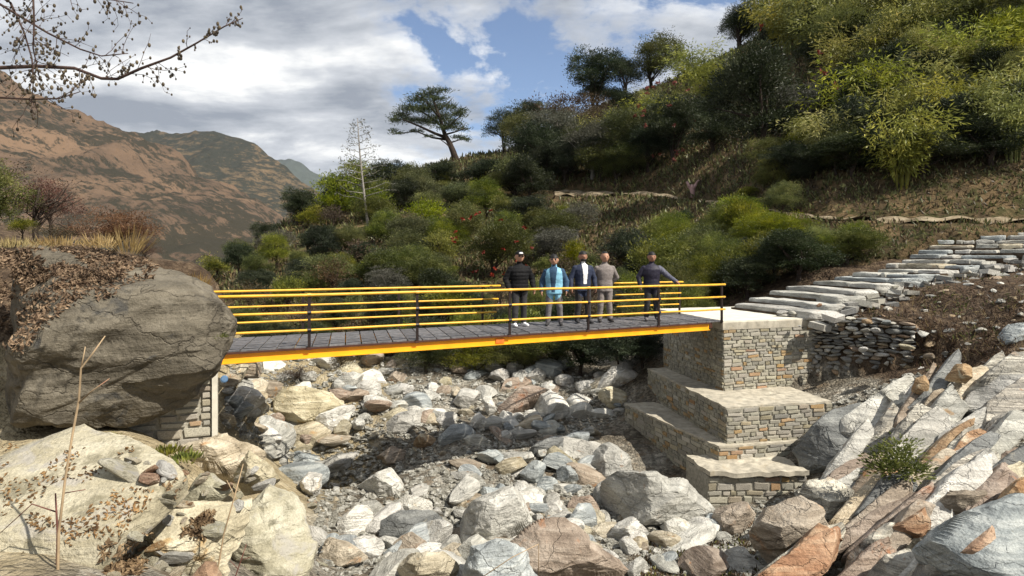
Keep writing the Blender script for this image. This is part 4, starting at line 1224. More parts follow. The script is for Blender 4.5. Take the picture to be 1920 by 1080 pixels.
rng = random.Random(21)
out_f = Vector((FD.y, -FD.x, 0))            # outward of the front
out_s = Vector((-SD.y, SD.x, 0))            # outward of the left side
C1 = Vector(((1356 - CX) / F * 16.8, 16.8, 0))
core_box('core', C1, FD, 3.4, SD, 3.8, -1.9, -.24, M['mortar'])
face(rng, C1, FD, out_f, 3.4, -1.85, -.24, (.065, .115), (.14, .36), 1.6)
face(rng, C1, SD, out_s, 3.8, -1.85, -.25, (.065, .115), (.16, .40), .75)
def rough_top(name, o, a, la, b, lb, z, m, thick=.05, edge=.035, amp=.014, nu=28):
    vs, fs = [], []
    for j in range(nu + 1):
        for i in range(nu + 1):
            p = Vector(o) + a * (la * i / nu) + b * (lb * j / nu)
            vs.append((p.x, p.y, z))
    V = np.array(vs)
    n1, n2 = fbm(V * 3.1 + 5, 4), fbm(V * 2.7 + 31, 4)
    V[:, 0] += n1 * edge; V[:, 1] += n2 * edge
    V[:, 2] += fbm(V * 4.3 + 9, 4) * amp * 1.6
    W_ = nu + 1
    fs = [(j * W_ + i, j * W_ + i + 1, (j + 1) * W_ + i + 1, (j + 1) * W_ + i) for j in range(nu) for i in range(nu)]
    rim = [i for i in range(W_)] + [j * W_ + nu for j in range(1, W_)] + [nu * W_ + i for i in range(nu - 1, -1, -1)] + [j * W_ for j in range(nu - 1, 0, -1)]
    k0 = len(V)
    low = V[rim] - np.array([0, 0, thick])
    V = np.concatenate([V, low])
    for q in range(len(rim)):
        q2 = (q + 1) % len(rim)
        fs.append((rim[q], k0 + q, k0 + q2, rim[q2]))
    return link(name, py_mesh(name, [tuple(Vector(v) - PL) for v in V], fs), pier, m)


cap = core_box('cap_slab', C1 - FD * .02 - SD * .02, FD, 3.42, SD, 4.4, -.24, -.05, M['plaster'], 0)
top = rough_top('landing', C1 + FD * .0 + SD * .0, FD, 3.40, SD, 4.36, -.012, M['concrete'], .06, .02, .006)
C2 = Vector(((1362 - CX) / F * 14.95, 14.95, 0))
FD2 = Vector((.975, .22, 0)).normalized()
out_f2 = Vector((FD2.y, -FD2.x, 0))
SD2 = Vector((-.13, .99, 0)).normalized()
out_s2 = Vector((-SD2.y, SD2.x, 0))
core_box('core', C2, FD2, 2.85, SD2, 5.4, -2.75, -1.86, M['mortar'])
face(rng, C2, FD2, out_f2, 2.85, -2.72, -1.88, (.07, .12), (.15, .4), 1.6)
face(rng, C2, SD2, out_s2, 5.4, -2.72, -1.88, (.07, .12), (.18, .42), .75)
rough_top('ledge', C2 - FD2 * .0 - SD2 * .0, FD2, 2.85, SD2, 5.4, -1.845, M['plaster'], .05, .05, .02)
C3 = Vector(((1347 - CX) / F * 14.75, 14.75, 0))
SD3 = Vector((-.30, .95, 0)).normalized()
out_s3 = Vector((-SD3.y, SD3.x, 0))
core_box('core', C3, FD2, 2.6, SD3, 4.6, -3.75, -2.72, M['mortar'])
face(rng, C3, FD2, out_f2, 2.6, -3.05, -2.74, (.08, .13), (.18, .42), 1.3)
face(rng, C3, SD3, out_s3, 4.6, -3.7, -2.74, (.08, .13), (.18, .45), .75)
rough_top('ledge', C3, FD2, 2.6, SD3, 4.6, -2.70, M['plaster'], .05, .05, .02)
C4 = Vector(((1330 - CX) / F * 13.9, 13.9, 0))
FD4 = Vector((1, .02, 0)).normalized()
out_f4 = Vector((FD4.y, -FD4.x, 0))
rough_top('footing_slab', C4, FD4, 2.2, SD2, 1.3, -3.02, M['plaster'], .10, .06, .03)
core_box('core', C4 + SD2 * .1, FD4, 2.2, SD2, 1.2, -4.1, -3.14, M['mortar'])
face(rng, C4 + SD2 * .1, FD4, out_f4, 2.2, -4.0, -3.15, (.10, .19), (.16, .42), 1.8, .014)
stones.sort(key=lambda a: -a[0])
rest = MB()
MSK = ['ms0', 'ms0', 'ms1', 'ms2', 'ms0', 'ms3', 'ms4', 'ms2', 'ms1', 'ms5']
for i, (sz, c, ud, out, hu, hv_) in enumerate(stones):
    proud = rng.uniform(.004, .018)
    dp = .06
    c2 = c - out * (dp - proud)
    rz = math.atan2(ud.y, ud.x)
    tilt_ = rng.uniform(-.07, .07)
    c2 = c2 + Z * rng.uniform(-.012, .012)
    if i < 300:
        o = link('stone', stone_block_mesh(rng.randrange(8), rng.choice(MSK)), pier, loc=tuple(c2 - PL), rot=(0, tilt_, rz), scale=(hu, dp, hv_))
    else:
        me = stone_block_mesh(rng.randrange(8), 'ms0')
        mtx = Matrix.Translation(c2 - PL) @ Matrix.Rotation(rz, 4, 'Z') @ Matrix.Diagonal((hu, dp, hv_, 1))
        rest.add([mtx @ v.co for v in me.vertices], [tuple(p.vertices) for p in me.polygons])
o = rest.build('stonework', None, pier)
for k in ('ms0', 'ms1', 'ms2', 'ms3', 'ms4', 'ms5'):
    o.data.materials.append(M[k])
npoly = len(o.data.polygons) // 10
mi = np.repeat(np.array([rng.choice([0, 0, 1, 2, 0, 3, 4, 2, 1, 5]) for _ in range(npoly)]), 10)
o.data.polygons.foreach_set('material_index', mi[:len(o.data.polygons)].astype(np.int32))
o['kind'] = 'stuff'

# ------------------------------------------------------------------ left masonry stub under the boulder
stub = thing('masonry_stub', 'stub of stone masonry with an end painted pale as if sunlit tucked under the huge boulder', 'wall', loc=tuple(W(360, 830, 10.7)))
PL = stub.location


def child_box(name, root, c, ax, ay, az, m):
    mbx = MB()
    mbx.box(Vector(c) - root.location, ax, ay, az)
    return mbx.build(name, m, root)


UX = Vector((.90, .40, 0)).normalized()
UY = Vector((-.40, .90, 0)).normalized()
e_ = W(400, 770, 10.5)
child_box('core', stub, e_ - UX * .75 + UY * .45 + Vector((0, 0, -.05)), UX * .72, UY * .40, Z * .62, M['mortar'])
child_box('sunlit_end', stub, e_ + UX * .02 + UY * .42 + Vector((0, 0, -.02)), UX * .04, UY * .45, Z * .64, M['concrete'])  # right-hand end: its sunlit brightness is put into the pale colour
for (u0, u1, v0, v1) in courses(rng, 1.45, 1.2, (.09, .17), (.18, .5)):
    c = e_ - UX * (1.48 - (u0 + u1) / 2) + UY * .06 + Z * (-.65 + (v0 + v1) / 2)
    link('stone', stone_block_mesh(rng.randrange(8), rng.choice(['ms0', 'ms3', 'ms0', 'ms2', 'ms5', 'ms1'])), stub, loc=tuple(c - PL), rot=(0, rng.uniform(-.05, .05), math.atan2(UX.y, UX.x)), scale=((u1 - u0) / 2 - .01, .05, (v1 - v0) / 2 - .01))
tag(link('tin_can', py_mesh('tin_can', *sweep([(0, 0, -.05), (0, 0, -.045), (0, 0, .04), (0, 0, .05)], [.055, .06, .06, .045], 12)), loc=tuple(W(420, 711, 10.7)), rot=(1.3, .2, .5), m=plain_mat('blue paint tin', (.08, .16, .28), .4, .2)), 'small blue tin lying on top of the masonry stub', 'tin')

# ------------------------------------------------------------------ dry stone wall right of the pier
dsw = thing('dry_stone_wall', 'shaded dry stone wall of flat loose stones right of the pier', 'wall', loc=(9.2, 17.4, -1.4))
PL = dsw.location
A0, B0 = Vector((7.55, 18.32, 0)), Vector((10.3, 16.35, 0))
wu = (B0 - A0).normalized()
wo_ = Vector((wu.y, -wu.x, 0))
if wo_.y > 0:
    wo_ = -wo_
ln = (B0 - A0).length
for (u0, u1, v0, v1) in courses(rng, ln, 2.0, (.07, .15), (.14, .42)):
    topz = .12 - .12 * (u0 / ln)
    botz = -2.0 + 1.0 * ((u0 + u1) / 2 / ln)
    zc = -1.85 + (v0 + v1) / 2
    if zc < botz or zc > topz:
        continue
    c = A0 + wu * ((u0 + u1) / 2) + Z * zc + wo_ * rng.uniform(-.03, .05)
    link('stone', stone_mesh(rng.randrange(10), rng.choice(['ds0', 'ds1', 'ds2', 'ds3', 'ds0', 'ds1', 'ds4'])), dsw, loc=tuple(c - PL), rot=(rng.uniform(-.15, .15), rng.uniform(-.2, .2), math.atan2(wu.y, wu.x) + rng.uniform(-.15, .15)), scale=((u1 - u0) * .60, .17, (v1 - v0) * 1.0))
bk = MB()
vs = []
for zz, t in ((-1.9, 0), (.02, 0)):
    for p in (A0, B0):
        for q in (-.08, -.5):
            vs.append(p + wo_ * q + Z * zz - PL)
bk.add([vs[0], vs[2], vs[1], vs[3], vs[4], vs[6], vs[5], vs[7]], BOXF)
bk.build('earth_backing', M['earth'], dsw)

# ------------------------------------------------------------------ stairway of stone steps
stairs = thing('stone_stairway', 'flight of rough stone steps climbing from the bridge landing to the path', 'stairs', loc=(9.0, 19.0, 0))
PL = stairs.location


def slab_stone(name, root, p0, p1, depth, h, mk, seed):
    """worn flat stone from p0 to p1 (top front edge), depth back, h thick"""
    dirs, fac = ICO[3]
    rg = np.random.RandomState(seed)
    a = np.array(p1) - np.array(p0)
    la = np.linalg.norm(a)
    a = a / la
    b = np.array([-a[1], a[0], 0])
    e = .34
    L = np.sign(dirs) * np.abs(dirs) ** e
    L /= np.maximum(np.abs(L).max(1, keepdims=True), 1e-6) ** .5
    L = np.clip(L, -1, 1) * np.array([la / 2, depth / 2, h / 2])
    v = L[:, :1] * a + L[:, 1:2] * b + L[:, 2:] * np.array([0, 0, 1.0])
    v = v + np.stack([fbm(v * 2.6 + seed, 4), fbm(v * 2.6 + seed + 40, 4), fbm(v * 2.2 + seed + 80, 4)], 1) * np.array([.07, .07, .05]) + fbm(v * 9 + seed, 2)[:, None] * .012
    c = (np.array(p0) + np.array(p1)) / 2 + b * depth / 2 - np.array([0, 0, h / 2])
    return link(name, mesh_np(name, v, fac, False), root, M[mk], loc=tuple(Vector(c) - root.location))


rng = random.Random(31)
prevc = []
for i, (lx, rx, ry, rd) in enumerate(steps):
    pr = W(rx, ry, rd)
    z = pr.z
    dl = rd + (3.6 if i < 6 else 2.4)
    pl = Vector(((lx - CX) / F * dl, dl, z))
    n = [1, 1, 1, 1, 2, 2, 3, 3, 4, 4, 5, 5, 5, 6, 6, 6][i]
    cuts = [0] + sorted(rng.uniform(.12, .88) for _ in range(n - 1)) + [1]
    for q in range(n):
        a = pr.lerp(pl, cuts[q])
        b = pr.lerp(pl, cuts[q + 1] - .006)
        if (b - a).length < .15:
            continue
        j = Vector((rng.uniform(-.05, .05), rng.uniform(-.05, .05), rng.uniform(-.03, .03))) * (1.0 if i > 5 else .2)
        # front edge runs from the far end to the near end, so the stone reaches to the right
        slab_stone('step_stone', stairs, tuple(b + j), tuple(a + j), rng.uniform(.85, 1.05), rng.uniform(.24, .30), rng.choice(['rk_grey', 'rk_grey', 'rk_blue', 'rk_grey', 'rk_tan']), i * 20 + q)
    prevc.append((pl, pr))
body = MB()
for (pl, pr) in prevc:
    t = (pl - pr).normalized()
    b = Vector((-t.y, t.x, 0))
    if b.x < 0:
        b = -b
    if pr.y < 18.6:
        pr = pr.lerp(pl, .28)
    body.box((pl + pr) / 2 + b * .55 - Z * .75 - PL, (pl - pr) / 2 * .97, b * .60, Z * .62)
body.build('earth_core', M['earth'], stairs)
# cheek stones on the near side of the lower steps, loose paving on the upper part
for i in range(120):
    k = rng.uniform(0, len(steps) - 1.01)
    a = int(k)
    p = prevc[a][1].lerp(prevc[a + 1][1], k - a)
    s = rng.uniform(.08, .2)
    q = p + Vector((rng.uniform(-.05, .75), rng.uniform(-.65, .1), 0))
    zz = p.z - rng.uniform(.12, .45)
    link('edge_stone', stone_block_mesh(rng.randrange(8), rng.choice(['ds0', 'ds1', 'ds4', 'ds2', 'ds1'])), stairs, loc=(q.x - PL.x, q.y - PL.y, zz - PL.z), rot=(rng.uniform(-.3, .3), rng.uniform(-.2, .2), rng.uniform(0, 6.3)), scale=(s * 1.3, s, s * .5))
# loose stones lying at the top of the dry stone wall
for i, (px, py, dd, s, mk, lb) in enumerate([
        (1625, 603, 16.7, .17, 'rk_orange', 'orange-brown stone on top of the dry stone wall'),
        (1662, 604, 16.6, .20, 'rk_blue', 'bluish flat stone on top of the dry stone wall'),
        (1640, 620, 16.5, .16, 'rk_white', 'cream stone below the bluish one on the wall'),
        (1536, 572, 17.0, .12, 'rk_orange', 'rust spotted stone at the near end of the lowest steps'),
        (1500, 611, 17.0, .07, 'rk_white', 'small white stone set in the pier top edge'),
        (1700, 650, 15.6, .2, 'rk_tan', 'tan stone on the dark soil right of the dry stone wall'),
        (1745, 668, 15.0, .22, 'rk_brown', 'brown stone half buried in the soil below the slope'),
        (1618, 655, 16.2, .15, 'rk_white', 'white stone sticking out of the end of the dry stone wall')]):
    tag(link('stone_slab', stone_mesh(i % 10, mk), loc=tuple(W(px, py, dd)), rot=(.1, .15, i * 1.3), scale=(s, s * .8, s * .7)), lb, 'stone')
# ------------------------------------------------------------------ plants


def leaf_quads(pos, axis, length, width, rs, fold=.25):
    """pos (n,3), axis (n,3) unit leaf directions -> rhombic leaves"""
    n = len(pos)
    side = np.cross(axis, rs.normal(size=(n, 3)))
    side /= np.maximum(np.linalg.norm(side, axis=1, keepdims=True), 1e-6)
    nor = np.cross(axis, side)
    L = (length * rs.uniform(.65, 1.25, n))[:, None]
    Wd = (width * rs.uniform(.7, 1.2, n))[:, None]
    a = pos
    b = pos + axis * L * .5 + side * Wd * .5 + nor * Wd * fold
    c = pos + axis * L
    d = pos + axis * L * .5 - side * Wd * .5 + nor * Wd * fold
    v = np.stack([a, b, c, d], 1).reshape(-1, 3)
    f = np.arange(n * 4).reshape(n, 4)
    return v, f


def unit(a):
    return a / np.maximum(np.linalg.norm(a, axis=1, keepdims=True), 1e-6)


def crown_np(seed, nclump, per, leaf, aspect=.38, clump_r=.15, shell=.45, flat=1.0, up=.5, lobes=6, droop=0.0, cz=.42):
    """foliage inside width 1, height 1 (z 0..1), made of leaf clumps on uneven lobes"""
    rs = np.random.RandomState(seed)
    lc = unit(rs.normal(size=(lobes, 3))) * np.array([.27, .27, .24]) * rs.uniform(.5, 1.0, (lobes, 1)) + np.array([0, 0, cz])
    lr = rs.uniform(.17, .30, lobes)
    k = rs.randint(0, lobes, nclump)
    dd = unit(rs.normal(size=(nclump, 3)))
    dd[:, 2] = np.where(dd[:, 2] < -.3, -dd[:, 2] * .5, dd[:, 2])
    cc = lc[k] + dd * (lr[k] * (shell + (1 - shell) * rs.rand(nclump) ** .5))[:, None]
    cc[:, 2] = np.clip(cc[:, 2], .04, .98) if cz > .5 else np.clip(np.abs(cc[:, 2]), .02, .98) * 1.15
    cr = clump_r * rs.uniform(.5, 1.2, nclump)
    ci = np.repeat(np.arange(nclump), per)
    off = rs.normal(size=(len(ci), 3)) * .5
    off[:, 2] *= flat * .7
    pos = cc[ci] + off * cr[ci][:, None]
    ax = unit(unit(off) * .9 + dd[ci] * .4 + rs.normal(size=off.shape) * .35 + np.array([0, 0, up - droop]))
    return leaf_quads(pos, ax, leaf, leaf * aspect, rs), cc


def trunk_mb(seed, targets, r=.025, h0=.5):
    rg = random.Random(seed)
    m_ = MB()
    m_.tube([(0, 0, -.06), (rg.uniform(-.02, .02), rg.uniform(-.02, .02), .15), (rg.uniform(-.04, .04), rg.uniform(-.04, .04), .36), (rg.uniform(-.05, .05), rg.uniform(-.05, .05), .62)], [r * 1.4, r, r * .7, r * .3], 6)
    for t in targets:
        t = Vector(t)
        z0 = rg.uniform(.12, .42)
        b = Vector((0, 0, z0))
        mid_ = b.lerp(t, .5) + Vector((rg.uniform(-.03, .03), rg.uniform(-.03, .03), rg.uniform(0, .05)))
        m_.tube([b, mid_, t], [r * .5, r * .3, r * .1], 4)
    return m_


PROTO = {}


def proto(key, mk, seed, nclump, per, leaf, **kw):
    (v, f), cc = crown_np(seed, nclump, per, leaf, **kw)
    me = mesh_np('crown_' + key, v, f)
    me.materials.append(M[mk])
    rs = np.random.RandomState(seed)
    tm = trunk_mb(seed, [tuple(cc[i]) for i in rs.choice(len(cc), 14, replace=False)], .022)
    tme = py_mesh('trunk_' + key, tm.v, tm.f)
    tme.materials.append(M['palebark' if mk in ('lf_pale',) else 'bark'])
    PROTO[key] = (me, tme)


for i in range(2):
    proto('dark%d' % i, 'lf_dark', 10 + i, 130, 26, .052, lobes=7)
    proto('olive%d' % i, 'lf_olive', 20 + i, 130, 26, .050, lobes=7)
    proto('green%d' % i, 'lf_green', 30 + i, 120, 28, .050, lobes=6, up=.7)
    proto('yel%d' % i, 'lf_yel', 40 + i, 110, 28, .05, lobes=6, up=.8)
    proto('brown%d' % i, 'lf_brown', 50 + i, 80, 22, .045, lobes=7)
    proto('pale%d' % i, 'lf_pale', 60 + i, 110, 24, .050, lobes=7, flat=.6)
proto('treedark', 'lf_dark', 79, 420, 26, .026, lobes=12, clump_r=.075, flat=.7, cz=.58)
proto('bigdark', 'lf_dark', 71, 640, 28, .026, lobes=12, clump_r=.075, flat=.7)
proto('bigdark2', 'lf_dark', 72, 600, 28, .028, lobes=10, clump_r=.08, flat=.7)
proto('bigpale', 'lf_pale', 73, 520, 26, .028, lobes=11, clump_r=.075, flat=.5)
proto('biggreen', 'lf_green', 74, 600, 30, .024, lobes=10, clump_r=.08, up=.7)
proto('bigyel', 'lf_yel', 75, 560, 30, .024, lobes=10, clump_r=.08, up=.8)
proto('bigolive', 'lf_olive', 76, 600, 30, .026, lobes=10, clump_r=.08)
proto('rust', 'lf_rust', 77, 460, 22, .026, lobes=9, clump_r=.10)
proto('grey_twig', 'lf_brown', 78, 120, 12, .022, lobes=9, clump_r=.12)


def blossom_mesh(seed, n, size):
    rs = np.random.RandomState(seed)
    dd = unit(rs.normal(size=(n, 3)))
    dd[:, 1] = -np.abs(dd[:, 1])
    base = dd * np.array([.46, .46, .46]) * rs.uniform(.95, 1.12, (n, 1)) + np.array([0, 0, .55])
    ci = np.repeat(np.arange(n), 9)
    ax = unit(rs.normal(size=(len(ci), 3)) + dd[ci] * .6)
    v, f = leaf_quads(base[ci], ax, size, size * .7, rs)
    me = mesh_np('blossoms', v, f)
    me.materials.append(M['red'])
    return me


# bamboo clump: arching culms with drooping leaf sprays
for bi in range(3):
    rs = np.random.RandomState(90 + bi)
    m_ = MB()
    pos, ax = [], []
    for q in range(26):
        an, lean = rs.uniform(0, 6.28), rs.uniform(.12, .5)
        h = rs.uniform(.65, 1.0)
        pts = []
        for t in np.linspace(0, 1, 7):
            out = lean * (t ** 2.0)
            z = h * (t - .22 * t ** 4 * (lean / .4))
            pts.append(np.array([math.cos(an) * (out + .05), math.sin(an) * (out + .05), z]))
        m_.tube([tuple(p) for p in pts], [.006 * (1 - .75 * k / 6) for k in range(7)], 4)
        for t in rs.uniform(.3, 1.0, 105):
            k = min(int(t * 6), 5)
            p = pts[k] * (1 - (t * 6 - k)) + pts[k + 1] * (t * 6 - k)
            o_ = rs.normal(size=3) * .045
            pos.append(p + o_)
            ax.append(unit((o_ * 14 + np.array([math.cos(an) * .4, math.sin(an) * .4, -.35]) + rs.normal(size=3) * .35)[None])[0])
    v, f = leaf_quads(np.array(pos), np.array(ax), .060, .014, rs)
    me = mesh_np('bamboo_leaves', v, f)
    me.materials.append(M['lf_bamboo'])
    tme = py_mesh('bamboo_culms', m_.v, m_.f)
    tme.materials.append(M['lf_bamboo'])
    PROTO['bamboo%d' % bi] = (me, tme)


def place(px, py):
    d = (W(px, py, 1.0) - CAMP).normalized()
    a, b = hb.ray_cast(CAMP, d), gbvh.ray_cast(CAMP, d)
    hs = [h for h in (a, b) if h[0] is not None]
    if not hs:
        return None
    return min(hs, key=lambda h: h[3])[0]


vr = random.Random(12)


def plant(name, key, px, py, wpx, hpx_, label, cat, group=None, loc=None, blossoms=0, leafname='crown', stemname='trunk', sink=.04):
    g = loc or place(px, py)
    if g is None:
        return None
    g = Vector(g)
    sw, sh = wpx / F * g.y, hpx_ / F * g.y
    root = thing(name, label, cat, loc=(g.x, g.y, g.z - sink * sh), rz=vr.uniform(0, 6.28), group=group)
    a, b = PROTO[key]
    link(leafname, a, root, scale=(sw, sw, sh))
    link(stemname, b, root, scale=(sw, sw, sh))
    if blossoms:
        root.rotation_euler = (0, 0, 0)
        link('blossoms', blossom_mesh(blossoms + len(bpy.data.objects), blossoms, .034), root, scale=(sw, sw, sh))
    return root


# trees and bushes one can point to
named = [
    ('rhododendron', 'bigdark', 1262, 305, 165, 150, 'rhododendron dotted with red blossoms high on the slope above the path', 'tree', 30),
    ('rhododendron', 'bigolive', 925, 520, 165, 125, 'rhododendron with red blossoms just behind the man in the black jacket', 'tree', 26),
    ('rhododendron', 'bigdark2', 1430, 300, 250, 245, 'largest dark evergreen tree standing above the path at upper right', 'tree', 5),
    ('rhododendron', 'bigpale', 1490, 265, 150, 140, 'silvery leaved evergreen beside the largest dark tree', 'tree', 0),
    ('tree', 'treedark', 1385, 95, 105, 95, 'dark round tree alone on the skyline at upper right', 'tree', 0),
    ('tree', 'treedark', 1172, 190, 85, 90, 'dark tree on the skyline right of the blue sky', 'tree', 0),
    ('tree', 'treedark', 1120, 205, 70, 50, 'small dark tree on the skyline left of its taller neighbour', 'tree', 0),
    ('tree', 'brown0', 1015, 240, 95, 60, 'flat-topped brownish tree on the skyline', 'tree', 0),
    ('tree', 'treedark', 945, 290, 100, 90, 'dark leaning tree at the left end of the wooded skyline', 'tree', 0),
    ('tree', 'bigdark', 1020, 335, 150, 130, 'dark mass of tree above the left end of the path', 'tree', 0),
    ('tree', 'bigpale', 1110, 335, 160, 130, 'grey-green tree above the middle of the path', 'tree', 0),
    ('tree', 'bigolive', 1185, 320, 130, 140, 'olive tree left of the red-flowered one above the path', 'tree', 0),
    ('bush', 'bigdark', 738, 375, 105, 92, 'dark brown-green bush on the ridge below the pine', 'bush', 0),
    ('bush', 'biggreen', 805, 420, 100, 70, 'bright green bush on the spur below the pine', 'bush', 0),
    ('bush', 'biggreen', 948, 465, 90, 80, 'bright green bush behind and left of the men', 'bush', 0),
    ('bush', 'bigyel', 845, 480, 110, 75, 'yellow-green bush in the middle of the spur', 'bush', 0),
    ('bush', 'biggreen', 615, 545, 160, 80, 'fresh green bush just above the left railing', 'bush', 0),
    ('bush', 'bigolive', 745, 540, 150, 85, 'olive bush behind the second railing post', 'bush', 0),
    ('bush', 'bigyel', 1450, 470, 165, 85, 'bright yellow-leaved bush left of the steps', 'bush', 0),
    ('bush', 'biggreen', 1390, 440, 150, 85, 'green bush behind the yellow-leaved one', 'bush', 0),
    ('bush', 'biggreen', 1260, 535, 190, 110, 'large bright green bush behind the man leaning on the rail', 'bush', 0),
    ('bush', 'bigolive', 1335, 500, 150, 90, 'olive bush between the green ones beyond the landing', 'bush', 0),
    ('bush', 'bigdark', 1400, 560, 150, 100, 'deep green bush hanging over the bridge landing', 'bush', 0),
    ('bush', 'bigdark2', 1500, 525, 190, 110, 'dark bush beside the lower steps', 'bush', 0),
    ('bush', 'bigolive', 1590, 495, 150, 80, 'olive-dark bush beside the middle steps', 'bush', 0),
    ('bush', 'biggreen', 890, 705, 150, 95, 'green bush under the bridge at the far edge of the stones', 'bush', 0),
    ('bush', 'bigdark', 1160, 700, 170, 110, 'dark bush under the bridge next to the stone pier', 'bush', 0),
    ('bush', 'bigolive', 1040, 690, 170, 85, 'olive bush under the bridge below the men', 'bush', 0),
    ('bush', 'bigolive', 800, 698, 140, 80, 'olive bush under the bridge below the second post', 'bush', 0),
    ('bush', 'biggreen', 960, 700, 130, 85, 'light green bush under the bridge below the black-jacketed man', 'bush', 0),
    ('bush', 'bigdark2', 1090, 705, 150, 100, 'dark bush under the bridge behind the long white slab', 'bush', 0),
    ('bush', 'bigdark', 1205, 690, 100, 80, 'dark bush in the angle behind the pier', 'bush', 0),
    ('bush', 'brown0', 640, 690, 110, 40, 'brown scrub under the bridge near its left post', 'bush', 0),
    ('bush', 'brown1', 560, 715, 90, 34, 'low brown scrub beyond the wide flat tan rock', 'bush', 0),
    ('tree', 'bigdark', 1215, 322, 150, 115, 'dark evergreen left of the red-flowered tree over the cut bank', 'tree', 0),
    ('tree', 'bigdark2', 1335, 292, 160, 125, 'dark evergreen right of the red-flowered tree over the cut bank', 'tree', 0),
    ('tree', 'bigolive', 1130, 338, 150, 95, 'low olive tree over the middle of the path', 'tree', 0),
    ('bush', 'bigdark', 1500, 338, 150, 85, 'dark bush on the bank right of the bright green one', 'bush', 0),
    ('bush', 'bigdark2', 1600, 330, 190, 90, 'broad dark bush at the foot of the bamboo slope', 'bush', 0),
    ('bush', 'bigdark', 1730, 325, 210, 95, 'dark bush over the right end of the cut bank', 'bush', 0),
    ('bush', 'bigdark2', 1860, 310, 210, 110, 'dark bush near the right edge over the cut bank', 'bush', 0),
    ('bush', 'bigdark2', 905, 352, 120, 62, 'dark bush on the spur crest right of the pine trunk', 'bush', 0),
    ('bush', 'bigdark', 820, 352, 120, 60, 'dark bush on the spur crest under the pine', 'bush', 0),
    ('bush', 'bigolive', 965, 372, 130, 60, 'olive bush at the left end of the path', 'bush', 0),
    ('bush', 'bigolive', 880, 398, 130, 65, 'olive bush on the spur below the crest', 'bush', 0),
    ('bush', 'bigdark', 985, 425, 140, 70, 'dark bush on the spur below the left end of the path', 'bush', 0),
    ('bush', 'bigdark2', 655, 400, 120, 75, 'dark bush at the foot of the slender pale tree', 'bush', 0),
    ('bush', 'bigolive', 1045, 470, 140, 85, 'olive bush on the slope above the man in light blue', 'bush', 0),
    ('bush', 'biggreen', 1445, 318, 120, 70, 'bright green bush on the bank below the largest dark tree', 'bush', 0),
    ('bush', 'biggreen', 1530, 290, 130, 85, 'green bush at the foot of the bamboo', 'bush', 0),
]
for (nm, key, px, py, wp, hp, lb, ct, bl) in named:
    plant(nm, key, px, py, wp, hp, lb, ct, blossoms=bl, leafname='crown' if ct == 'tree' else 'foliage', stemname='trunk' if ct == 'tree' else 'stems')

# bamboo thickets of the upper right slope
bam = [(1600, 130), (1660, 250), (1720, 180), (1780, 230), (1830, 120), (1890, 200), (1930, 110), (1700, 90), (1760, 60), (1560, 70), (1640, 40), (1850, 30), (1920, 20), (1600, 220), (1510, 60), (1555, 270), (1690, 310), (1760, 140), (1830, 250), (1480, 60), (1250, 190), (1210, 215), (1330, 150), (1900, 260), (1110, 250), (1990, 180), (1300, 120)]
for i, (px, py) in enumerate(bam):
    plant('bamboo_clump', 'bamboo%d' % (i % 3), px, py + 40, vr.uniform(150, 230) * (.7 if px < 1400 else 1), vr.uniform(120, 180) * (.6 if px < 1400 else 1),
          'arching yellow-green bamboo clump %s %s' % ('under the top edge' if py < 75 else ('high on the right slope' if py < 160 else 'low on the right slope'), 'at the right edge' if px > 1840 else ('midway along' if px > 1660 else 'towards the big dark tree')) if px > 1400 else 'small bamboo clump among the trees near the skyline', 'bamboo',
          'bamboo clumps of the upper slope' if px > 1400 else 'bamboo clumps near the skyline', leafname='foliage', stemname='culms')

# the rest of the thicket
reg_no = [[(1030, 350), (1300, 352), (1430, 385), (1430, 402), (1240, 384), (1030, 380)], [(1085, 425), (1180, 400), (1220, 400), (1190, 436), (1100, 458)],
          [(1500, 350), (1700, 330), (1920, 300), (1920, 430), (1500, 412)], [(1200, 348), (1260, 328), (1390, 300), (1420, 345), (1300, 372)],
          [(870, 292), (950, 288), (985, 325), (900, 318)], [(770, 215), (900, 215), (900, 318), (790, 318)], [(1690, 430), (1930, 420), (1930, 600), (1330, 620), (1330, 568), (1560, 515)],
          [(860, 440), (990, 440), (990, 530), (860, 530)], [(1200, 190), (1320, 190), (1320, 300), (1200, 300)], [(1340, 110), (1520, 110), (1520, 290), (1340, 290)]]


def blocked(px, py, wp, hp):
    return any(inside(x, y, r) for r in reg_no for (x, y) in ((px, py), (px, py - .35 * hp), (px, py - .75 * hp), (px - .3 * wp, py - .45 * hp), (px + .3 * wp, py - .45 * hp)))


def kind_at(px, py):
    if px > 1560 and 190 < py < 345:
        return vr.choice(['bigdark', 'bigdark2', 'bigolive', 'bigdark', 'dark0'])
    if px > 1450 and py < 230:
        return vr.choice(['biggreen', 'bigolive', 'bigyel', 'bigolive', 'bigdark'])
    if 1180 < px < 1620 and py > 390:
        return vr.choice(['biggreen', 'green1', 'yel0', 'bigolive', 'bigdark', 'biggreen', 'bigyel'])
    if px > 950 and py < 345:
        return vr.choice(['bigdark', 'bigdark2', 'bigolive', 'bigpale', 'bigdark', 'bigolive', 'brown0'])
    return vr.choice(['bigdark', 'bigdark2', 'bigolive', 'bigolive', 'biggreen', 'green1', 'brown1', 'bigpale', 'yel1', 'bigdark', 'green0'])


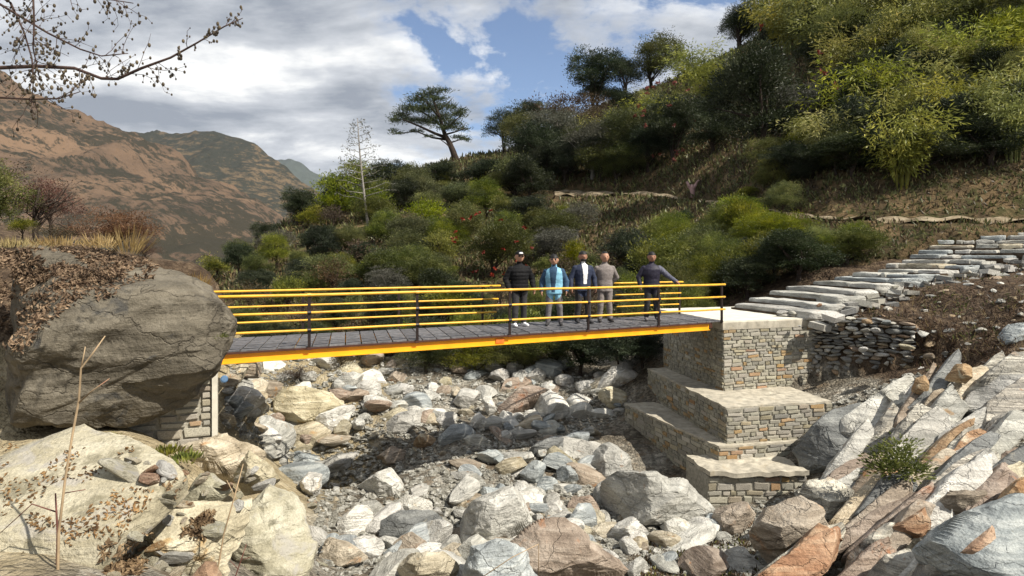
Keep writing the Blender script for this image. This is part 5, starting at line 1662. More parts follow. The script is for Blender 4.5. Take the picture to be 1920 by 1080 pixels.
ADJ = {'dark': 'dark evergreen', 'olive': 'olive green', 'green': 'mid green', 'yel': 'yellow-green', 'brown': 'brownish', 'pale': 'grey-green'}
npl = 0
yy = 20.0
while yy < 650:
    xx = 385.0 + vr.uniform(0, 40)
    up_ = yy < 345
    step = 54 if up_ else 46
    while xx < 1925:
        px, py = xx + vr.uniform(-22, 22), yy + vr.uniform(-16, 16)
        xx += step
        g = place(px, py)
        if g is None or g.y > 100 or g.y < 22.5 or g.z < -2.3:
            continue
        key = kind_at(px, py)
        wp = vr.uniform(85, 165) if (px > 950 and py < 345) else vr.uniform(70, 130)
        if px < 620:
            wp *= .75
        hp = wp * vr.uniform(.62, .95)
        if blocked(px, py, wp, hp):
            wp, hp = wp * .5, hp * .42
            if blocked(px, py, wp, hp):
                continue
        adj = ADJ[key.replace('big', '').rstrip('012')]
        size_ = 'large' if wp > 118 else ('small' if wp < 82 else 'medium')
        where = 'on the spur behind the bridge' if px < 960 else ('on the slope below the path' if py > 380 else ('among the trees above the path' if px < 1480 else 'among the bamboo at upper right'))
        plant('shrub', key, px, py, wp, hp, '%s %s shrub %s' % (size_, adj, where), 'shrub', 'shrubs of the thicket ' + where, leafname='foliage', stemname='stems', loc=g)
        npl += 1
    yy += step * .66
print('shrubs', npl)

# low growth and dry grass that covers the soil of the slope
rs = np.random.RandomState(5)
tri = hv[hf]
ar = np.linalg.norm(np.cross(tri[:, 1] - tri[:, 0], tri[:, 3] - tri[:, 0]), axis=1)
cen = tri.mean(1)
vis = (cen[:, 1] < 95) & (np.abs(cen[:, 0] / cen[:, 1]) < .95)
fr_ = np.arange(len(hf)) // 239
vis &= ~((fr_ > 54) & (fr_ < 76))
wgt = ar * vis / np.maximum(cen[:, 1], 10) ** 1.3
pr_ = wgt / wgt.sum()


def cover(name, n, mk, length, width, label, seed, up=1.2):
    rs = np.random.RandomState(seed)
    k = rs.choice(len(hf), n, p=pr_)
    a, b = rs.rand(n, 1), rs.rand(n, 1)
    p = (tri[k, 0] * (1 - a) + tri[k, 1] * a) * (1 - b) + (tri[k, 3] * (1 - a) + tri[k, 2] * a) * b
    keep = np.ones(n, bool)
    d_ = p[:, 1]
    ax = unit(rs.normal(size=(n, 3)) * .7 + np.array([0, 0, up]))
    sc_ = np.clip(d_ / 40, .45, 1.6)
    v, f = leaf_quads(p - np.array([0, 0, .03]), ax, length, width, rs)
    v = v.reshape(-1, 4, 3)
    v = (p[:, None] + (v - p[:, None]) * sc_[:, None, None]).reshape(-1, 3)
    tag(link(name, mesh_np(name, v, f), m=M[mk]), label, name.replace('_', ' '), kind='stuff')


cover('undergrowth', 42000, 'lf_olive', .42, .15, 'low green undergrowth covering the wooded slope', 3)
cover('dry_grass', 12000, 'straw', .40, .045, 'dry straw-coloured grass scattered over the slope', 4)
cover('bracken', 34000, 'lf_brown', .38, .12, 'brown bracken and twigs on the cut bank and slope', 6)

# ------------------------------------------------------------------ the leaning pine on the ridge
PD = 80.0


def px_tree(root, polys, dep, mk, name, jitter=0.0, seed=0, seg=6):
    """limbs drawn as (points in photo pixels with radius in px, depth offset)"""
    rg = random.Random(seed)
    m_ = MB()
    for pts in polys:
        P, r_ = [], []
        for (x, y, rad, off) in pts:
            P.append(W(x, y, dep + off) - root.location)
            r_.append(rad / F * dep)
        m_.tube(P, r_, seg)
    return m_.build(name, mk, root, True)


pine = thing('pine_tree', 'leaning flat-crowned pine standing out against clouds on the ridge', 'tree', loc=tuple(W(856, 304, PD)))
px_tree(pine, [[(858, 312, 8, 0), (850, 285, 6.5, 0), (843, 268, 5.5, 0), (834, 252, 4.5, 0), (826, 225, 3.5, 0), (815, 195, 2.2, 0), (806, 172, 1, 0)]], PD, M['bark'], 'trunk')
limbs = [[(836, 258, 3.4, 0), (815, 250, 2.6, -.6), (785, 236, 1.8, -1.5), (755, 224, 1, -2)], [(838, 262, 2.6, 0), (810, 258, 1.8, 1), (780, 246, 1.2, 2), (735, 252, .7, 2.5)],
         [(830, 238, 2.4, 0), (800, 215, 1.8, .6), (765, 195, 1, 1.5)], [(824, 220, 2.2, 0), (800, 192, 1.4, -.8), (780, 178, .8, -1.2)], [(832, 245, 2, 0), (852, 228, 1.4, .7), (868, 212, .7, 1.2)],
         [(836, 252, 2, 0), (858, 246, 1.2, -.7), (872, 240, .6, -1)], [(843, 268, 1.8, 0), (862, 262, 1, .6), (880, 258, .5, 1)], [(848, 280, 1.6, 0), (835, 268, 1.0, -.7), (826, 262, .6, -1)], [(820, 208, 1.6, 0), (838, 195, 1, .5), (848, 184, .6, .8)]]
for k, lm in enumerate(limbs):
    px_tree(pine, [lm], PD, M['bark'], 'branch', seed=k)
rs = np.random.RandomState(61)
pos, ax = [], []
pads = [(820, 170, 26, 8), (800, 178, 24, 9), (782, 188, 22, 10), (765, 203, 20, 11), (752, 216, 18, 10), (742, 226, 14, 9), (790, 205, 26, 12), (815, 200, 26, 13), (772, 225, 22, 9), (800, 228, 26, 12), (828, 220, 24, 14),
        (848, 232, 20, 12), (858, 214, 16, 10), (866, 208, 10, 6), (842, 200, 16, 9), (745, 250, 12, 4), (738, 245, 8, 4), (780, 246, 14, 5), (866, 242, 14, 6), (860, 258, 16, 6), (836, 240, 20, 8), (805, 256, 10, 4), (818, 186, 22, 8), (875, 262, 10, 5)]
for (x, y, rx, ry) in pads:
    n = int(rx * ry * 2.4)
    o_ = rs.normal(size=(n, 3)) * .45
    dd_ = rs.uniform(-2.2, 2.2)
    for q in o_:
        p = W(x + q[0] * rx, y + q[2] * ry, PD + dd_ + q[1] * 1.2) - pine.location
        pos.append(tuple(p))
        ax.append(unit(np.array([[q[0], q[1], q[2] + .5]]) + rs.normal(size=(1, 3)) * .5)[0])
v, f = leaf_quads(np.array(pos), np.array(ax), .42, .085, rs)
link('crown', mesh_np('pine_crown', v, f), pine, M['lf_pine'])

# slender bare tree
BDp = 46.0
bare = thing('bare_tree', 'slender pale tree with almost leafless branches left of the pine', 'tree', loc=tuple(W(690, 430, BDp)))
px_tree(bare, [[(692, 440, 3.0, 0), (686, 390, 2.4, 0), (680, 340, 2.0, 0), (675, 290, 1.5, 0), (672, 250, 1.0, 0), (670, 222, .5, 0)]], BDp, M['palebark'], 'trunk')
rg = random.Random(17)
pos, ax = [], []
for k in range(24):
    t = k / 23
    y = 375 - 145 * t
    x = 684 - 13 * t
    side = 1 if k % 2 else -1
    ln_ = (64 - 48 * t) * rg.uniform(.6, 1.1)
    pts = [(x, y, 1.1 - .6 * t, 0)]
    for q in (0.35, .7, 1.0):
        pts.append((x + side * ln_ * q, y - ln_ * q * rg.uniform(.12, .35) * (1 + t), .7 - .5 * q, rg.uniform(-1.2, 1.2) * q))
    px_tree(bare, [pts], BDp, M['palebark'], 'branch', seg=4)
    for q in range(26):
        u = rg.uniform(.25, 1.0)
        p = W(x + side * ln_ * u + rg.gauss(0, 3), y - ln_ * u * .25 + rg.gauss(0, 4), BDp + rg.uniform(-1, 1)) - bare.location
        pos.append(tuple(p))
        ax.append(unit(np.array([[rg.gauss(0, 1), rg.gauss(0, 1), rg.gauss(0, 1)]]))[0])
v, f = leaf_quads(np.array(pos), np.array(ax), .22, .06, np.random.RandomState(2))
link('leaves', mesh_np('bare_leaves', v, f), bare, M['lf_pale'])

# dead pinkish stump by the path
st = thing('dead_stump', 'small pinkish dead tree stump with stubby forks beside the path', 'stump', loc=tuple(W(1299, 372, 46.5)))
for pts in ([(1300, 374, 5, 0), (1299, 364, 4, 0), (1298, 354, 5, 0), (1298, 346, 3, 0)], [(1299, 358, 4, 0), (1292, 350, 3, .2), (1288, 340, 2, .2)], [(1299, 356, 4, 0), (1304, 347, 3, 0), (1308, 341, 2.5, .2), (1310, 338, 1.5, 0)]):
    px_tree(st, [pts], 46.5, M['pink'], 'trunk' if pts[0][1] == 374 else 'fork')

# ------------------------------------------------------------------ left bank plants
lb = [
    ('tree', 'bigolive', -15, 440, 190, 170, 'olive leafy tree cut by the left edge behind the boulder', 15.0),
    ('tree', 'grey_twig', 70, 440, 210, 165, 'dark-stemmed twiggy tree with sparse brown leaves at the left', 15.5),
    ('tree', 'rust', 95, 430, 130, 120, 'thin russet tree beside the dark-stemmed one', 16.5),
    ('shrub', 'rust', 215, 470, 170, 100, 'rust-red leafless shrub on the brow behind the boulder', 13.2),
    ('shrub', 'grey_twig', 130, 455, 150, 80, 'greyish twiggy shrub left of the rust-red one', 14.5),
    ('shrub', 'rust', 272, 490, 60, 60, 'small rust-red shrub at the right end of the brow', 12.6),
    ('shrub', 'green0', 42, 445, 60, 42, 'small bright green shrub at the left edge above the boulder', 12.9),
    ('shrub', 'brown0', 110, 452, 110, 40, 'low pale brown shrub on top of the left bank', 12.4),
]
for (nm, key, px, py, wp, hp, lbl, dep) in lb:
    p = W(px, py, dep)
    plant(nm, key, px, py, wp, hp, lbl, nm, loc=p, leafname='crown' if nm == 'tree' else 'foliage', stemname='trunk' if nm == 'tree' else 'stems', sink=.08)


def tuft(name, label, base, n, h, spread, mk, seed, lean=(0, 0, 0), wd=.012, cat='grass'):
    rs = np.random.RandomState(seed)
    b = rs.normal(size=(n, 3)) * np.array([spread, spread, 0])
    ax = unit(b * 1.6 / max(spread, .01) * .22 + rs.normal(size=(n, 3)) * .2 + np.array([0, 0, 1.0]) + np.array(lean))
    v, f = leaf_quads(b * .6, ax, h, wd, rs, .1)
    return tag(link(name, mesh_np(name, v, f), m=M[mk], loc=tuple(base)), label, cat, kind='stuff' if 'mat' in label or cat == 'weeds' else None)


tuft('grass_tuft', 'tall straw grass tuft on top of the boulder near its right shoulder', W(243, 478, 9.4), 90, .42, .12, 'straw', 1)
tuft('grass_tuft', 'rounded straw grass tuft left of the tall one on the boulder', W(193, 466, 9.4), 120, .24, .16, 'straw', 2)
tuft('grass_tuft', 'wide low straw grass mat on the boulder brow', W(120, 462, 9.5), 200, .16, .32, 'straw', 3)
tuft('grass_tuft', 'straw grass at the left edge of the boulder top', W(20, 465, 9.4), 220, .17, .36, 'straw', 4)
tuft('grass_tuft', 'yellowish spiky grass tuft between the boulder and the railings', W(372, 545, 10.9), 60, .34, .08, 'straw', 5)
tuft('grass_tuft', 'small green tuft hanging at the right tip of the boulder', W(415, 632, 9.2), 50, .13, .05, 'lf_green', 6, (.6, -.5, -.6))
for i, (px, py, lbl) in enumerate([(190, 828, 'mossy weeds at the foot of the boulder'), (310, 850, 'green weeds below the masonry stub'), (345, 862, 'sparse weeds on the ledge gap'), (640, 1040, 'moss on the low tan rock')]):
    g = on_ground(px, py)
    p = W(px, py, [8.4, 9.0, 9.0, 10.6][i])
    tuft('weed_patch', lbl + ' at lower left', p, 160, .10, .14, 'lf_green', 20 + i, wd=.03, cat='weeds')
# the green tuft of the right outcrop
tf = thing('fern_tuft', 'bright green fern tuft growing from the right rock outcrop', 'fern', loc=tuple(W(1690, 905, 10.3)))
rs = np.random.RandomState(9)
(v, f), _ = crown_np(9, 60, 26, .10, clump_r=.22, lobes=5, up=.6)
link('fronds', mesh_np('fronds', v * np.array([1.15, .7, .62]), f), tf, M['lf_yel'])

# leaf litter on the boulder's back, on the left slab and in its cracks
def litter(name, label, polys, n, size, seed, mk='litter', lift=.01):
    rs = np.random.RandomState(seed)
    dg = bpy.context.evaluated_depsgraph_get()
    pos, nor = [], []
    tr = 0
    while len(pos) < n and tr < n * 12:
        tr += 1
        poly = polys[rs.randint(len(polys))]
        xs, ys = [p[0] for p in poly], [p[1] for p in poly]
        x, y = rs.uniform(min(xs), max(xs)), rs.uniform(min(ys), max(ys))
        if not inside(x, y, poly):
            continue
        d = (W(x, y, 1) - CAMP).normalized()
        best = None
        for tree in rock_trees + [gbvh]:
            h = tree.ray_cast(CAMP, d)
            if h[0] is not None and (best is None or h[3] < best[3]):
                best = h
        if best is None or best[3] > 20:
            continue
        if best[1].z < .12 and rs.rand() < .8:
            continue
        if fbm(np.array([tuple(best[0])]) * 1.7 + seed, 3)[0] < (.06 if seed == 3 else -.16):
            continue
        pos.append(tuple(best[0] + best[1] * lift)); nor.append(tuple(best[1]))
    pos, nor = np.array(pos), np.array(nor)
    r = rs.normal(size=pos.shape)
    ax = unit(r - nor * (r * nor).sum(1, keepdims=True) + nor * rs.uniform(-.1, .6, (len(pos), 1)))
    v, f = leaf_quads(pos, ax, size, size * .5, rs, .4)
    tag(link(name, mesh_np(name, v, f), m=M[mk]), label, 'leaves', kind='stuff')


rock_trees = []
bpy.context.view_layer.update()
for o in list(col.objects):
    if o.name.split('.')[0] in ('boulder', 'rock_slab', 'rock') and o.type == 'MESH' and o.location.x < 0 and o.location.y < 11.5:
        me = o.data
        rock_trees.append(BVHTree.FromPolygons([o.location + v.co for v in me.vertices], [tuple(p.vertices) for p in me.polygons]))
litter('leaf_litter', 'dead brown leaves and needles lying on top of the huge boulder', [[(-10, 450), (100, 445), (220, 462), (300, 495), (280, 540), (180, 560), (100, 600), (40, 660), (-10, 650)], [(-10, 450), (160, 455), (290, 490), (200, 530), (-10, 560)]], 3600, .085, 1)
litter('dry_leaves', 'dark dry leaves gathered in the crack of the left bank', [[(190, 1030), (260, 960), (330, 895), (345, 905), (310, 970), (250, 1040), (200, 1080)], [(200, 1080), (240, 1000), (300, 1000), (260, 1080)], [(340, 1000), (380, 960), (420, 930), (380, 1010)]], 800, .06, 2)
litter('pine_straw', 'straw and twigs strewn over the tan slab', [[(0, 815), (250, 835), (320, 900), (180, 1060), (0, 1080)]], 420, .05, 3)

# angular fragments lying in the hollows of the left bank
rnd = random.Random(14)
lp = [[(150, 840), (330, 880), (440, 860), (500, 900), (560, 940), (440, 960), (340, 980), (250, 900)], [(200, 1080), (250, 1000), (330, 940), (440, 930), (420, 1010), (330, 1080)], [(560, 860), (620, 900), (640, 1000), (600, 1075), (580, 1000)]]
cnt_ = 0
while cnt_ < 60:
    px, py = rnd.uniform(150, 640), rnd.uniform(840, 1080)
    if not any(inside(px, py, q) for q in lp):
        continue
    d = (W(px, py, 1) - CAMP).normalized()
    hits = [h for h in (tr.ray_cast(CAMP, d) for tr in rock_trees + [gbvh]) if h[0] is not None]
    if not hits:
        continue
    g = min(hits, key=lambda h: h[3])[0]
    cnt_ += 1
    s_ = rnd.choice([.04, .06, .08, .1, .13, .16])
    tag(link('rock_fragment', stone_mesh(rnd.randrange(10), rnd.choice(['rk_tan', 'rk_slab', 'rk_slab', 'rk_white', 'rk_grey', 'rk_orange'])), loc=(g.x, g.y, g.z + s_ * .1), rot=(rnd.uniform(-.6, .6), rnd.uniform(-.6, .6), rnd.uniform(0, 6.3)), scale=(s_ * rnd.uniform(.9, 1.7), s_, s_ * rnd.uniform(.5, .9))),
        '%s angular rock fragment %s of the left bank' % ('tiny' if s_ < .07 else ('small' if s_ < .12 else 'larger'), 'at the river edge' if px > 500 else ('in the middle' if py < 950 else 'by the bottom edge')), 'stone', 'rock fragments of the left bank')

# dry growth on the soil of the right bank
rs = np.random.RandomState(44)
pos = []
while len(pos) < 5200:
    x, y = rs.uniform(1560, 1930), rs.uniform(480, 720)
    if not inside(x, y, [(1590, 590), (1640, 545), (1780, 515), (1930, 490), (1930, 690), (1820, 700), (1700, 690), (1680, 620)]):
        continue
    g = on_ground(x, y)
    if g is not None and g.y < 22:
        pos.append(tuple(g))
pos = np.array(pos)
for nm, mk, a, b, ln_, wd_, lbl in (('dead_brush', 'lf_brown', 0, 2200, .20, .03, 'dead brown brush covering the soil slope right of the steps'), ('dry_stems', 'straw', 2200, 2700, .26, .012, 'dry straw stems on the soil slope right of the steps'),
                               ('low_weeds', 'lf_olive', 2700, 3500, .13, .05, 'low olive weeds on the soil slope right of the steps'), ('red_stems', 'lf_rust', 3500, 4300, .24, .014, 'reddish dead stems on the soil slope right of the steps')):
    q = pos[a:b]
    q = q[fbm(q * 1.1 + a, 2) > -.12]
    ax = unit(rs.normal(size=q.shape) * .8 + np.array([0, 0, .6]))
    v, f = leaf_quads(q, ax, ln_, wd_, rs)
    tag(link(nm, mesh_np(nm, v, f), m=M[mk]), lbl, 'brush', kind='stuff')
for k in range(70):
    q = pos[4300 + k * 10]
    s_ = rng.choice([.05, .07, .09, .12, .16])
    mk_ = rng.choice(['ds0', 'ds1', 'ds4', 'ds3'])
    tag(link('slope_stone', stone_mesh(rng.randrange(10), mk_), loc=tuple(q), rot=(rng.uniform(-.4, .4), rng.uniform(-.4, .4), rng.uniform(0, 6.3)), scale=(s_ * 1.4, s_, s_ * .7)), 'loose stone half buried in the brushy soil slope right of the steps', 'stone', 'stones of the soil slope')
# low weeds on the gravel in the foreground
pos = []
while len(pos) < 2600:
    x, y = rs.uniform(1180, 1640), rs.uniform(960, 1085)
    if not inside(x, y, [(1200, 1085), (1215, 1020), (1260, 995), (1400, 1010), (1430, 1085)]) and rs.rand() < .9:
        continue
    g = on_ground(x, y)
    if g is not None:
        pos.append(tuple(g))
q = np.array(pos)
ax = unit(rs.normal(size=q.shape) * .7 + np.array([0, 0, .8]))
v, f = leaf_quads(q, ax, .09, .028, rs)
tag(link('ground_weeds', mesh_np('ground_weeds', v, f), m=M['lf_brown']), 'low brown and green weeds on the foreground gravel below the pier', 'weeds', kind='stuff')
q = q[:700] + rs.normal(size=(700, 3)) * np.array([.1, .1, 0])
v, f = leaf_quads(q, unit(rs.normal(size=q.shape) * .6 + np.array([0, 0, .9])), .08, .035, rs)
tag(link('green_weeds', mesh_np('green_weeds', v, f), m=M['lf_green']), 'green sprouts among the foreground gravel below the pier', 'weeds', kind='stuff')

# ------------------------------------------------------------------ people on the bridge


def ellipsoid(c, r, seg=2):
    d, f = ICO[seg]
    return d * np.array(r) + np.array(c), f


def head_up(p):
    """a slightly larger head, blended in over the neck"""
    p = np.array(p, float)
    t = np.clip((p[:, 2] - 1.52) / .05, 0, 1) * .13
    piv = np.array([0, 0, 1.54])
    return p + (p - piv) * t[:, None]


def person(label, px, py_feet, h, cfg, rz=0.0):
    """one continuous body grown from overlapping limbs and fused, then coloured by what covers it"""
    d = depth_for(py_feet, 0.0)
    base = Vector(((px - CX) / F * d, d, 0.006))
    root = thing('person', label, 'person', loc=tuple(base), rz=rz)
    k = h / 1.76
    wx = cfg.get('wide', 1.16)          # breadth of build
    B = cfg.get('bulk', 0.0)
    prim = []                           # (verts, faces)
    segs = []                           # (a, b, ra, rb, tag)

    def limb(pts, rad, tg, seg=12):
        vs, fs = sweep(pts, rad, seg)
        prim.append((vs, fs))
        for i in range(len(pts) - 1):
            ra = rad[i] if not hasattr(rad[i], '__len__') else sum(rad[i]) / 2
            rb = rad[i + 1] if not hasattr(rad[i + 1], '__len__') else sum(rad[i + 1]) / 2
            segs.append((np.array(pts[i]), np.array(pts[i + 1]), ra, rb, tg))
        for p, r in ((pts[0], rad[0]), (pts[-1], rad[-1])):
            if not hasattr(r, '__len__'):
                v, f = ellipsoid(p, (r, r, r))
                prim.append((v.tolist(), f.tolist()))

    hem = cfg.get('hem', .84)
    limb([(0, .01, hem), (0, .01, .95), (0, .01, 1.08), (0, 0, 1.22), (0, 0, 1.34), (0, .01, 1.43), (0, .015, 1.48)],
         [(.175 + B, .125 + B), (.172 + B, .122 + B), (.165 + B, .118 + B), (.185 + B, .128 + B), (.196 + B * .7, .128 + B * .7), (.150 + B * .4, .10 + B * .3), (.075, .07)], 'top', 18)
    limb([(0, .02, 1.45), (0, .005, 1.56)], [.062, .055], 'skin')
    for (c, r) in (((0, -.005, 1.655), (.078, .098, .115)), ((0, -.03, 1.60), (.060, .062, .062)), ((0, -.105, 1.635), (.013, .022, .022)), ((.080, .005, 1.645), (.012, .022, .032)), ((-.080, .005, 1.645), (.012, .022, .032)), ((0, -.092, 1.603), (.026, .012, .010))):
        v, f = ellipsoid(c, r, 3)
        prim.append((v.tolist(), f.tolist()))
        segs.append((np.array(c), np.array(c), min(r), min(r), 'skin'))
    st = cfg.get('stance', .10)
    for sgn in (-1, 1):
        fw = cfg.get('step', 0.0) * sgn
        limb([(sgn * .085, .01, .90), (sgn * (st * .95), -.01 + fw * .4, .49), (sgn * (st + .015), .015 + fw, .12)], [.098, .072, .062], 'legs')
        limb([(sgn * (st + .015), .045 + fw, .055), (sgn * (st + .025), -.05 + fw, .045), (sgn * (st + .04), -.165 + fw, .035)], [.045, .044, .034], 'shoes')
    for sgn, arm in ((-1, cfg.get('larm')), (1, cfg.get('rarm'))):
        sh = (sgn * .168, .012, 1.375)
        el, wr, hd = arm or ((sgn * .265, .03, 1.12), (sgn * .275, -.04, .89), (sgn * .27, -.06, .80))
        limb([sh, el], [.064 + B * .4, .056 + B * .6], 'sleeve%d' % sgn)
        limb([el, wr], [.056 + B * .6, .042 + B * .4], 'sleeve%d' % sgn)
        if hd is None:
            continue
        wv, hv2 = Vector(wr), Vector(hd)
        ax = (hv2 - wv).normalized()
        sd = ax.cross(Vector((0, 1, 0)))
        if sd.length < .2:
            sd = ax.cross(Vector((1, 0, 0)))
        fl = sd.normalized() * sgn
        ac = ax.cross(fl).normalized()          # across the palm
        limb([tuple(wv), tuple(wv + ax * .04), tuple(wv + ax * .085)], [.030, (.026, .040), (.018, .042)], 'skin')
        for j, L_ in enumerate((.068, .078, .072, .055)):
            o_ = ac * (.030 - .020 * j)
            a_ = wv + ax * .078 + o_
            b_ = a_ + ax * (L_ * .55)
            c_ = b_ + ax * (L_ * .4) - fl * .018
            limb([tuple(a_), tuple(b_), tuple(c_)], [.010, .0095, .008], 'skin', 8)
        a_ = wv + ax * .03 + ac * .035
        limb([tuple(a_), tuple(a_ + ax * .03 + ac * .022), tuple(a_ + ax * .062 + ac * .02 - fl * .01)], [.012, .011, .009], 'skin', 8)
    vs, fs = [], []
    for v, f in prim:
        o_ = len(vs)
        vs += [tuple(p) for p in v]
        fs += [tuple(i + o_ for i in q) for q in f]
    tmp = link('tmp_body', py_mesh('tmp_body', vs, fs))
    md = tmp.modifiers.new('fuse', 'REMESH')
    md.mode = 'VOXEL'
    md.voxel_size = .0095
    sm = tmp.modifiers.new('soft', 'SMOOTH')
    sm.iterations = 3
    dg = bpy.context.evaluated_depsgraph_get()
    me = bpy.data.meshes.new_from_object(tmp.evaluated_get(dg))
    bpy.data.objects.remove(tmp)
    me.name = 'body'
    n = len(me.vertices)
    co = np.zeros(n * 3, np.float32)
    me.vertices.foreach_get('co', co)
    co = co.reshape(-1, 3).astype(float)
    # colour by the nearest limb
    fc = np.zeros(len(me.polygons) * 3, np.float32)
    me.polygons.foreach_get('center', fc)
    fc = fc.reshape(-1, 3).astype(float)
    best = np.full(len(fc), 1e9)
    lab = np.zeros(len(fc), int)
    tags = ['top', 'skin', 'legs', 'shoes', 'sleeve-1', 'sleeve1', 'inner']
    for (a, b, ra, rb, tg) in segs:
        ab = b - a
        t = np.clip(((fc - a) @ ab) / max(ab @ ab, 1e-9), 0, 1)
        dd = np.linalg.norm(fc - (a + t[:, None] * ab), axis=1) - (ra + (rb - ra) * t)
        m_ = dd < best
        best[m_] = dd[m_]
        lab[m_] = tags.index(tg)
    inn = cfg.get('inner')
    if inn:
        w0, z0 = inn[1], inn[2]
        sel = (lab == 0) & (fc[:, 1] < -.03) & (np.abs(fc[:, 0] - cfg.get('innerx', 0)) < w0 * (.45 + .55 * np.clip((fc[:, 2] - .9) / .5, 0, 1))) & (fc[:, 2] > z0)
        lab[sel] = 6
    # quilting or folds of the cloth
    q = cfg.get('quilt', 0.0)
    nrm = np.zeros(n * 3, np.float32)
    me.vertices.foreach_get('normal', nrm)
    nrm = nrm.reshape(-1, 3)
    body_z = (co[:, 2] > hem) & (co[:, 2] < 1.46)
    fold = fbm(co * np.array([6, 6, 9.0]) + px, 3) * .012
    fold = fold + np.where(body_z, q * np.abs(np.sin(co[:, 2] * math.pi / .085)), 0)
    fold = np.where(co[:, 2] > 1.5, 0, fold)
    co = head_up(co + nrm * fold[:, None]) * np.array([wx, 1.08, 1.0]) * k
    me.vertices.foreach_set('co', co.astype(np.float32).ravel())
    for tg in ('top', 'skin', 'legs', 'shoes', 'lsleeve', 'rsleeve'):
        me.materials.append(M[cfg.get(tg, cfg['top'])])
    me.materials.append(M[inn[0]] if inn else M[cfg['top']])
    me.polygons.foreach_set('material_index', lab.astype(np.int32))
    me.polygons.foreach_set('use_smooth', np.ones(len(me.polygons), bool))
    me.update()
    link('body', me, root)

    def part(nm, v, f, mk):
        v = head_up(np.asarray(v, float)) * np.array([wx, 1.08, 1.0]) * k
        return link(nm, py_mesh(nm, [tuple(p) for p in v], [tuple(q_) for q_ in f], True), root, M[mk])
    # hair or cap
    d_, f_ = ICO[4]
    keepv = d_ * np.array([.084, .106, .120]) + np.array([0, .003, 1.662])
    hl = cfg.get('hairline', .035)
    def up_(p):
        return p[2] > 1.662 + hl - (.10 if p[1] > .01 else 0.0) * min(1, (p[1] - .01) / .05 if p[1] > .01 else 0)
    ff = [tuple(t) for t in f_ if all(up_(keepv[i]) for i in t)]
    used = sorted({i for t in ff for i in t})
    mp = {a: b for b, a in enumerate(used)}
    bump_ = 1 + .03 * fbm(keepv[used] * 30, 2)
    hvv = (keepv[used] - np.array([0, 0, 1.66])) * bump_[:, None] + np.array([0, 0, 1.66])
    hm = part('cap' if cfg.get('cap') else 'hair', hvv, [tuple(mp[i] for i in t) for t in ff], cfg.get('cap') or 'hair')
    if cfg.get('cap'):
        v, f = ellipsoid((0, -.125, 1.700), (.066, .055, .010), 2)
        part('cap_peak', v, f, cfg['cap'])
        v, f = ellipsoid((0, -.098, 1.725), (.040, .012, .022), 2)
        part('cap_front', v, f, 'white')
    if cfg.get('glasses'):
        for sx in (-1, 1):
            v, f = ellipsoid((sx * .032, -.097, 1.665), (.026, .010, .017), 2)
            part('lens', v, f, 'lens')
    else:
        for sx in (-1, 1):
            v, f = ellipsoid((sx * .030, -.094, 1.664), (.012, .006, .006), 1)
            part('eye', v, f, 'lens')
    if cfg.get('beard'):
        v, f = ellipsoid((0, -.040, 1.578), (.060, .062, .044), 3)
        part('beard', v, f, 'hair')
    if cfg.get('collar'):
        vs, fs = sweep([(.07 * math.cos(t), .012 + .06 * math.sin(t), 1.475 + .02 * math.sin(t)) for t in np.linspace(-1.1, math.pi + 1.1, 12)], [(.012, .03)] * 12, 8)
        part('collar', vs, fs, cfg['collar'])
    return root


person('man in a black padded jacket and cap with white shoes, leftmost on the bridge', 974, 612, 1.76, dict(top='black', bulk=.022, quilt=.007, legs='dkgrey', shoes='white', skin='skin', cap='black', glasses=True, hem=.86, collar='black', lsleeve='black', rsleeve='black',
       larm=((-.275, .05, 1.13), (-.25, -.03, .93), (-.235, -.07, .85)), rarm=((.29, .05, 1.13), (.30, -.06, .90), (.295, -.09, .81)), step=.05, hairline=.03), .32)
person('stocky man in a light blue open jacket and grey trousers', 1039, 610, 1.68, dict(top='ltblue', bulk=.024, inner=('dkblue', .085, .84), innerx=-.015, legs='grey', shoes='dkgrey', skin='skin', lsleeve='dkblue', rsleeve='dkblue', hem=.80, glasses=True, step=.05, stance=.12, hairline=.02), -.12)
person('bearded man in a navy suit jacket over a white shirt', 1093, 606, 1.77, dict(top='navy', bulk=.010, inner=('white', .062, .98), innerx=.015, legs='dkgrey', shoes='dkgrey', skin='skin2', lsleeve='navy', rsleeve='navy', hem=.80, beard=True, hairline=.03, step=-.05), .22)
person('man in a taupe suit with his hands behind his back', 1134, 604, 1.76, dict(top='taupe', bulk=.008, legs='taupe', shoes='shoe', skin='skin', lsleeve='taupe', rsleeve='taupe', hem=.78, hairline=.07, collar='taupe',
       larm=((-.29, .07, 1.14), (-.14, .17, .95), (-.03, .19, .92)), rarm=((.29, .07, 1.14), (.14, .17, .95), (.03, .19, .90))), .1)
person('man in a dark purple jacket resting his hand on the near railing', 1222, 601, 1.76, dict(top='purple', bulk=.020, legs='dkgrey', shoes='grey', skin='skin2', lsleeve='purple', rsleeve='sleeve', hem=.84, hairline=.03, collar='black',
       larm=((-.29, .03, 1.14), (-.27, -.02, .92), (-.26, -.05, .83)), rarm=((.33, -.08, 1.19), (.47, -.33, 1.03), (.52, -.41, .98)), step=-.03), .0)

